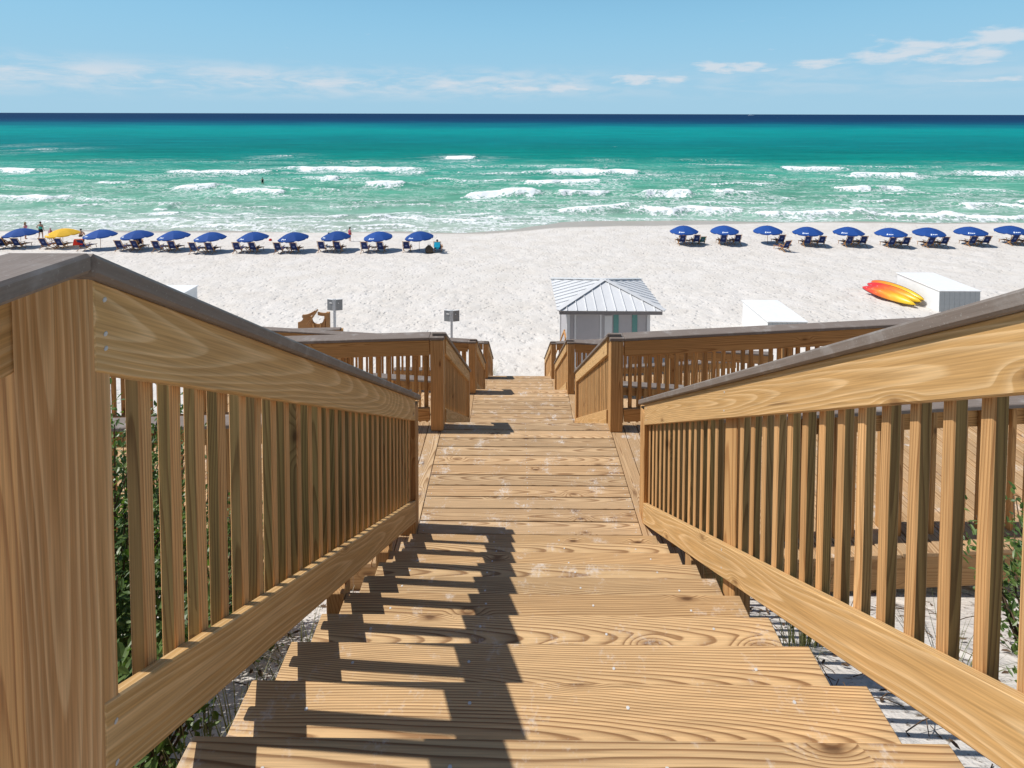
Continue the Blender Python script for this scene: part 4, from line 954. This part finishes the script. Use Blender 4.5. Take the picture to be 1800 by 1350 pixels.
    if hat: blob('hat', hd + ax * .06, (.105, .115, .075), hat); blob('hat_brim', hd + ax * .035 + fwd * .05, (.12, .14, .018), hat)
    for s in (-1, 1): blob('eye', hd + fwd * .083 + Vector((s * .03, 0, 0)) - ax * .01, (.012, .01, .009), 'hair_dark')
    blob('nose', hd + fwd * .092 - ax * .035, (.013, .02, .02), 'skin'); blob('mouth', hd + fwd * .084 - ax * .07, (.026, .01, .008), 'pink')
    for joints, rads, mat, nm in suit:
        vs, fs = tube_geo([Vector(J[q] if isinstance(q, str) else q) * k for q in joints], [r * k for r in rads], 10); place(nm, mesh_from(vs, fs, nm, M[mat], True), o, WM[o.name])
    return o
def P(x, y, dz=0): return (x, y, float(gz(x, y)) + dz)
mid = lambda a, b, z: (a, b, z)
person('woman with long fair hair in a pink top standing behind the first left umbrella', P(-47.9, 50.7), 'stand', R(-60), 'hair_blond', [(((0, 0, 1.12), (0, .01, 1.24), (0, .01, 1.33)), (.135, .148, .145), 'pink', 'swim_top'), (((0, 0, .80), (0, 0, .95)), (.165, .140), 'pink', 'swim_bottom')], 1.66, True)
person('person in aqua top and dark shorts standing with hand on hip by the yellow umbrella', P(-46.5, 50.8), 'hips', R(6), 'hair_dark', [(((0, 0, .96), (0, 0, 1.08), (0, .01, 1.18)), (.142, .128, .145), 'aqua', 'swim_top'), (((0, 0, .80), (0, 0, .97)), (.172, .145), 'dark_cloth', 'shorts'), (('hpl', (-.10, .01, .66)), (.098, .092), 'dark_cloth', 'shorts_leg'), (('hpr', (.115, .01, .66)), (.098, .092), 'dark_cloth', 'shorts_leg')], 1.72)
person('child in a pink hat behind the yellow umbrella', P(-45.0, 50.2), 'stand', R(20), 'hair_blond', [(((0, 0, .84), (0, 0, 1.06), (0, .01, 1.32)), (.155, .13, .15), 'pink', 'swimsuit')], 1.15, False, 'pink')
person('dark haired sunbather seated on the sand behind the yellow umbrella', P(-43.6, 52.0), 'kneel', R(10), 'hair_dark', [(((0, 0, .10), (0, .0, .2)), (.16, .14), 'dark_cloth', 'shorts')], 1.6)
person('person with a white shirt seated at the fourth left umbrella', P(-34.1, 46.9, -0.05), 'sit', 0.5, 'hair_dark', [(((0, -.0, .38), (0, -.06, .5)), (.15, .14), 'dark_cloth', 'shorts')], 1.7)
person('person in dark clothes bending under the ninth left umbrella', P(-16.6, 47.6), 'bend', R(70), 'hair_dark', [(((0, .02, .96), (0, .12, 1.01), (0, .30, 1.10)), (.14, .14, .15), 'dark_cloth', 'shirt'), (((0, 0, .80), (0, 0, .97)), (.17, .145), 'dark_cloth', 'shorts')], 1.6)
person('child in a pink top and dark cap standing right of the ninth left umbrella', P(-16.0, 50.3), 'stand', R(-30), 'hair_dark', [(((0, 0, 1.0), (0, .01, 1.2), (0, .01, 1.35)), (.14, .148, .145), 'pink', 'swim_top'), (((0, 0, .80), (0, 0, .98)), (.168, .145), 'red_cloth', 'shorts')], 1.35, False, 'dark_cloth')
person('dark haired person in turquoise seated right of the last umbrella of the left row', P(-6.75, 45.15, 0.0), 'sit', 0.0, 'hair_dark', [(((0, -.0, .40), (0, -.08, .58), (0, -.15, .80)), (.15, .135, .15), 'turq', 'shirt')], 1.7)
person('dark haired person leaning forward in a chair under the first right umbrella', P(15.4, 48.35, 0.02), 'sit', R(-25), 'hair_dark', [(((0, -.0, .40), (0, -.08, .58), (0, -.15, .84)), (.16, .14, .16), 'dark_cloth', 'shirt')], 1.72)
person('person with long hair seated in the chair under the first left umbrella', P(-45.45, 46.1, 0.0), 'sit', 0.0, 'hair_blond', [(((0, -.0, .40), (0, -.08, .58), (0, -.15, .80)), (.15, .135, .15), 'dark_cloth', 'swimsuit')], 1.62, True)
person('swimmer standing chest deep in the green surf', (-45.9, 94.7, WZ - 0.62), 'hips', R(30), 'hair_dark', [(((0, 0, .84), (0, 0, 1.06), (0, .01, 1.30)), (.16, .135, .15), 'dark_cloth', 'swimsuit')], 1.75)
# loose things on the sand and chairs
def lump(name, loc, r, mat, label, cat, seed=0):
    bm = bmesh.new(); bmesh.ops.create_icosphere(bm, subdivisions=3, radius=1.0)
    for v in bm.verts:
        n = 1 + 0.25 * (float(vnoise(np.array(v.co.x * 2.3 + seed), np.array(v.co.y * 2.3 + v.co.z * 1.7), seed)) - .5)
        v.co = Vector((v.co.x * r[0] * n, v.co.y * r[1] * n, max(v.co.z, -0.55) * r[2] * n))
    me = bpy.data.meshes.new(name); bm.to_mesh(me); bm.free(); me.materials.append(M[mat])
    for p in me.polygons: p.use_smooth = True
    return tag(place(name, me, None, Matrix.Translation(loc)), label, cat)
t = lump('beach_bag', P(-7.45, 45.0, 0.25), (.36, .22, .42), 'bag', 'dark patterned beach bag between the chairs of the last left umbrella', 'bag', 3)
vs, fs = tube_geo([Vector((-7.6, 45.0, float(gz(-7.6, 45)) + .5)), Vector((-7.55, 45.0, float(gz(-7.6, 45)) + .78)), Vector((-7.35, 45, float(gz(-7.6, 45)) + .78)), Vector((-7.3, 45, float(gz(-7.6, 45)) + .5))], .018, 6)
add_part('handle', vs, fs, t, M['dark_cloth'])
def towel(x, y, z, rz, w, drop_f, drop_b, mat, label):
    pts = [(0.05 + 0.02 * i, -drop_f + drop_f * i / 4) for i in range(4)] + [(0.12, 0.0), (0.02, 0.03), (-0.08, -0.04)] + [(-0.10 - 0.03 * i, -0.1 - drop_b * i / 4) for i in range(1, 5)]
    vs, fs = strip(pts, w, 0.02); m = Matrix.Translation((x, y, z)) @ Matrix.Rotation(rz, 4, 'Z')
    tag(place('towel', mesh_from(vs, fs, 'towel', M[mat]), None, m), label, 'towel')
g = float(gz(-6.7, 45.2))
towel(-6.73, 44.85, g + 1.0, 0, .50, .2, .30, 'turq', 'turquoise towel hung over the chair right of the last left umbrella')
g = float(gz(-38.2, 45.6)); towel(-38.2, 45.4, g + 1.0, .2, .75, .25, .35, 'red_cloth', 'red towel hung over the chair at the third left umbrella')
lump('towel_bundle', P(-16.4, 45.3, 0.45), (.3, .25, .08), 'white_cloth', 'white towel lying on the table under the ninth left umbrella', 'towel', 8)
lump('beach_ball', P(-23.7, 50.3, 0.12), (.15, .15, .14), 'red_cloth', 'small red float lying on the sand behind the left umbrellas', 'float', 11)
lump('beach_bag', P(-46.1, 45.6, 0.3), (.5, .4, .5), 'bag', 'dark bag and clothes beside the chair at the far left', 'bag', 5)
# motor boat out near the horizon
bt = thing('motor_boat', (2230, 5000, WZ), 'tiny white boat near the horizon on the right', 'boat')
vs, fs = poly_prism([(2200, 4996, WZ + 3.2), (2255, 4996, WZ + 4.5), (2255.1, 5004, WZ + 4.5), (2200, 5004, WZ + 3.2)], (0, 0, 1), 4.5); add_part('hull', vs, fs, bt, M['white'])
vs, fs = poly_prism([(2212, 4997, WZ + 8), (2235, 4997, WZ + 8), (2235, 5003, WZ + 8), (2212, 5003, WZ + 8)], (0, 0, 1), 5.0); add_part('cabin', vs, fs, bt, M['white'])

# ---------------------------------------------------------------- dune plants
def leaf_mat(name, c1, c2):
    k = NT(name); P_ = k.n('ShaderNodeNewGeometry'); n = k.noise(P_.outputs['Position'], 11.0, 3, 0.6).outputs['Fac']
    isl = P_.outputs['Random Per Island']
    c = k.mix(k.math('ADD', k.math('MULTIPLY', n, 0.4), k.math('MULTIPLY', isl, 0.6)), c1, c2); k.base(c, 0.42, 0.5)
    t = k.n('ShaderNodeBsdfTranslucent'); k.set(t.inputs[0], k.mix(1.0, c, (1.1, 1.4, 0.5, 1), 'MULTIPLY')); ms = k.n('ShaderNodeMixShader'); ms.inputs[0].default_value = 0.3
    k.t.links.new(k.b.outputs[0], ms.inputs[1]); k.t.links.new(t.outputs[0], ms.inputs[2]); k.t.links.new(ms.outputs[0], k.out.inputs[0]); return k.m
M['leaf'] = leaf_mat('shrub_leaf', (0.035, 0.08, 0.018, 1), (0.17, 0.24, 0.06, 1))
M['grass'] = leaf_mat('grass_blade', (0.07, 0.10, 0.03, 1), (0.30, 0.27, 0.13, 1))
M['twig'] = plain('twig', (0.13, 0.085, 0.055, 1), 0.8, 0.2, 0, 0.3, 20)
def leaf_geo(vs, fs, p, d, ln, wd):
    d = d.normalized(); s = d.cross(Vector((random.uniform(-.6, .6), random.uniform(-.6, .6), 1))).normalized(); n = s.cross(d)
    b = len(vs)
    vs += [p, p + d * ln * .35 + s * wd - n * wd * -.3, p + d * ln * .75 + s * wd * .75 + n * wd * .3, p + d * ln, p + d * ln * .75 - s * wd * .75 + n * wd * .3, p + d * ln * .35 - s * wd + n * wd * .3, p + d * ln * .5 - n * wd * .1]
    for i in range(6): fs.append((b + 6, b + i, b + (i + 1) % 6))
def shrub(loc, rx, ry, h, stems, leaves, label, llen=0.042, seed=1, bare=0.25, low=0.1, zmax=None):
    random.seed(seed); base = Vector(loc)
    root = thing('dune_shrub', loc, label, 'shrub', 'shrubs beside the stairs')
    vs, fs = [], []; tv, tf = [], []; tips = []
    for i in range(stems):
        a = random.uniform(0, 6.283); q = math.sqrt(random.random())
        top = base + Vector((math.cos(a) * rx * q, math.sin(a) * ry * q, h * (0.45 + 0.55 * math.sqrt(max(0, 1 - q * q * .8))) * random.uniform(.75, 1.05)))
        b0 = base + Vector((math.cos(a) * rx * .45 * q, math.sin(a) * ry * .45 * q, -0.15)); mid_ = (b0 + top) / 2 + Vector((random.uniform(-.1, .1), random.uniform(-.1, .1), random.uniform(-.05, .1)))
        pts = [b0, mid_, top]; v, f = tube_geo(pts, [.009, .006, .0025], 4); tf += [tuple(x + len(tv) for x in g_) for g_ in f]; tv += v
        tips.append((b0, mid_, top, random.random() < bare))
    per = leaves // stems
    for b0, mid_, top, isbare in tips:
        for j in range(per if not isbare else per // 6):
            t_ = low + (1 - low) * random.random() ** .75
            p = (b0.lerp(mid_, t_ * 2) if t_ < .5 else mid_.lerp(top, t_ * 2 - 1)) + Vector((random.gauss(0, .05), random.gauss(0, .05), random.gauss(0, .045)))
            d = Vector((random.gauss(0, 1), random.gauss(0, 1), random.gauss(.7, .6)))
            leaf_geo(vs, fs, p, d, llen * random.uniform(.6, 1.25), llen * random.uniform(.16, .26))
    add_part('stems', tv, tf, root, M['twig'])['kind'] = 'stuff'
    add_part('foliage', vs, fs, root, M['leaf'])['kind'] = 'stuff'
def G(x, y): return (x, y, float(gz(x, y)))
shrub(G(-2.1, 2.3), 0.68, 0.75, 1.36, 120, 19000, 'dense green shrub behind the left stair balusters next to the newel post', 0.036, 11, .12)
shrub(G(-1.7, 3.1), 0.42, 0.5, 0.85, 60, 5000, 'lower green shrub with bare twigs further down behind the left balusters', 0.034, 12, .35)
shrub(G(-3.6, 3.0), 0.8, 0.5, 1.05, 60, 4600, 'tall twiggy shrub below the left ramp railing', 0.042, 13, .4)
shrub(G(-1.5, 1.55), 0.5, 0.85, 0.62, 70, 6000, 'low leafy shrub under the bottom rail at lower left', 0.05, 14, .2)
shrub(G(2.75, 2.35), 0.42, 0.6, 0.85, 55, 4500, 'green shrub at the right edge behind the right balusters', 0.045, 15, .25)
shrub(G(3.4, 3.0), 0.5, 0.4, 0.6, 40, 1800, 'sparse shrub beneath the right ramp deck', 0.042, 16, .35)
def tuft(loc, n, h, spread, label, seed):
    random.seed(seed); base = Vector(loc); vs, fs = [], []
    for i in range(n):
        a = random.uniform(0, 6.283); r = spread * .35 * random.random(); p = base + Vector((math.cos(a) * r, math.sin(a) * r, -.03)); ln = h * random.uniform(.5, 1.1)
        out = Vector((math.cos(a + random.gauss(0, .5)), math.sin(a + random.gauss(0, .5)), 0)); bend = random.uniform(.15, 1.0) * spread; sd = out.cross(Vector((0, 0, 1))) * .004
        b = len(vs)
        for t_ in (0, .4, .75, 1.0):
            c = p + Vector((0, 0, ln * (t_ - .25 * bend / max(h, .1) * t_ * t_))) + out * bend * t_ * t_; w = 1 - t_ * .9
            vs += [c - sd * w, c + sd * w]
        for q in range(3): fs.append((b + 2 * q, b + 2 * q + 1, b + 2 * q + 3, b + 2 * q + 2))
    o = place('grass_tuft', mesh_from([v - base for v in vs], fs, 'grass_tuft', M['grass']), None, Matrix.Translation(base))
    tag(o, label, 'grass tuft', 'grass tufts around the stairs')
for i, (x, y, n, h, s, lab) in enumerate([
        (1.75, 3.1, 70, .55, .35, 'dry grass tuft on the sand below the right balusters, middle of three'), (2.15, 2.5, 60, .5, .3, 'grass tuft nearest the right shrub'), (1.5, 3.6, 60, .6, .35, 'green grass tuft in the shade of the right ramp deck'),
        (-1.05, 1.9, 70, .42, .3, 'grass tuft poking out below the left bottom rail'), (-1.1, 1.3, 70, .4, .3, 'dry grass tuft at the lower left stair edge'), (-1.1, 2.7, 50, .35, .3, 'small grass tuft beside the left stringer, farther down'),
        (-1.0, 1.6, 60, .45, .35, 'yellowing grass tuft against the lower left stair stringer'), (-0.98, 2.3, 60, .35, .3, 'grass tuft under the middle of the left bottom rail'),
        (-0.92, 20.3, 40, .55, .5, 'spiky dark plant at the foot of the stairs by the left post')]):
    tuft(G(x, y), n, h, s, lab, 40 + i)
random.seed(99)
vs, fs = [], []
for i in range(1500):
    s = random.choice((-1, 1)); x = s * random.uniform(0.7, 3.6); y = random.uniform(0.4, 3.9); p = Vector(G(x, y)) + Vector((0, 0, random.uniform(.0, .03)))
    if random.random() < .55: leaf_geo(vs, fs, p, Vector((random.gauss(0, 1), random.gauss(0, 1), random.gauss(0, .15))), random.uniform(.03, .06), random.uniform(.006, .012))
    else:
        d = Vector((random.gauss(0, 1), random.gauss(0, 1), random.gauss(0.05, .15))).normalized() * random.uniform(.05, .22); v, f = tube_geo([p, p + d * .5 + Vector((0, 0, .012)), p + d], .0025, 3); fs += [tuple(q + len(vs) for q in g_) for g_ in f]; vs += v
lit = place('leaf_litter', mesh_from(vs, fs, 'leaf_litter', M['twig']), None, Matrix.Identity(4)); lit['kind'] = 'stuff'
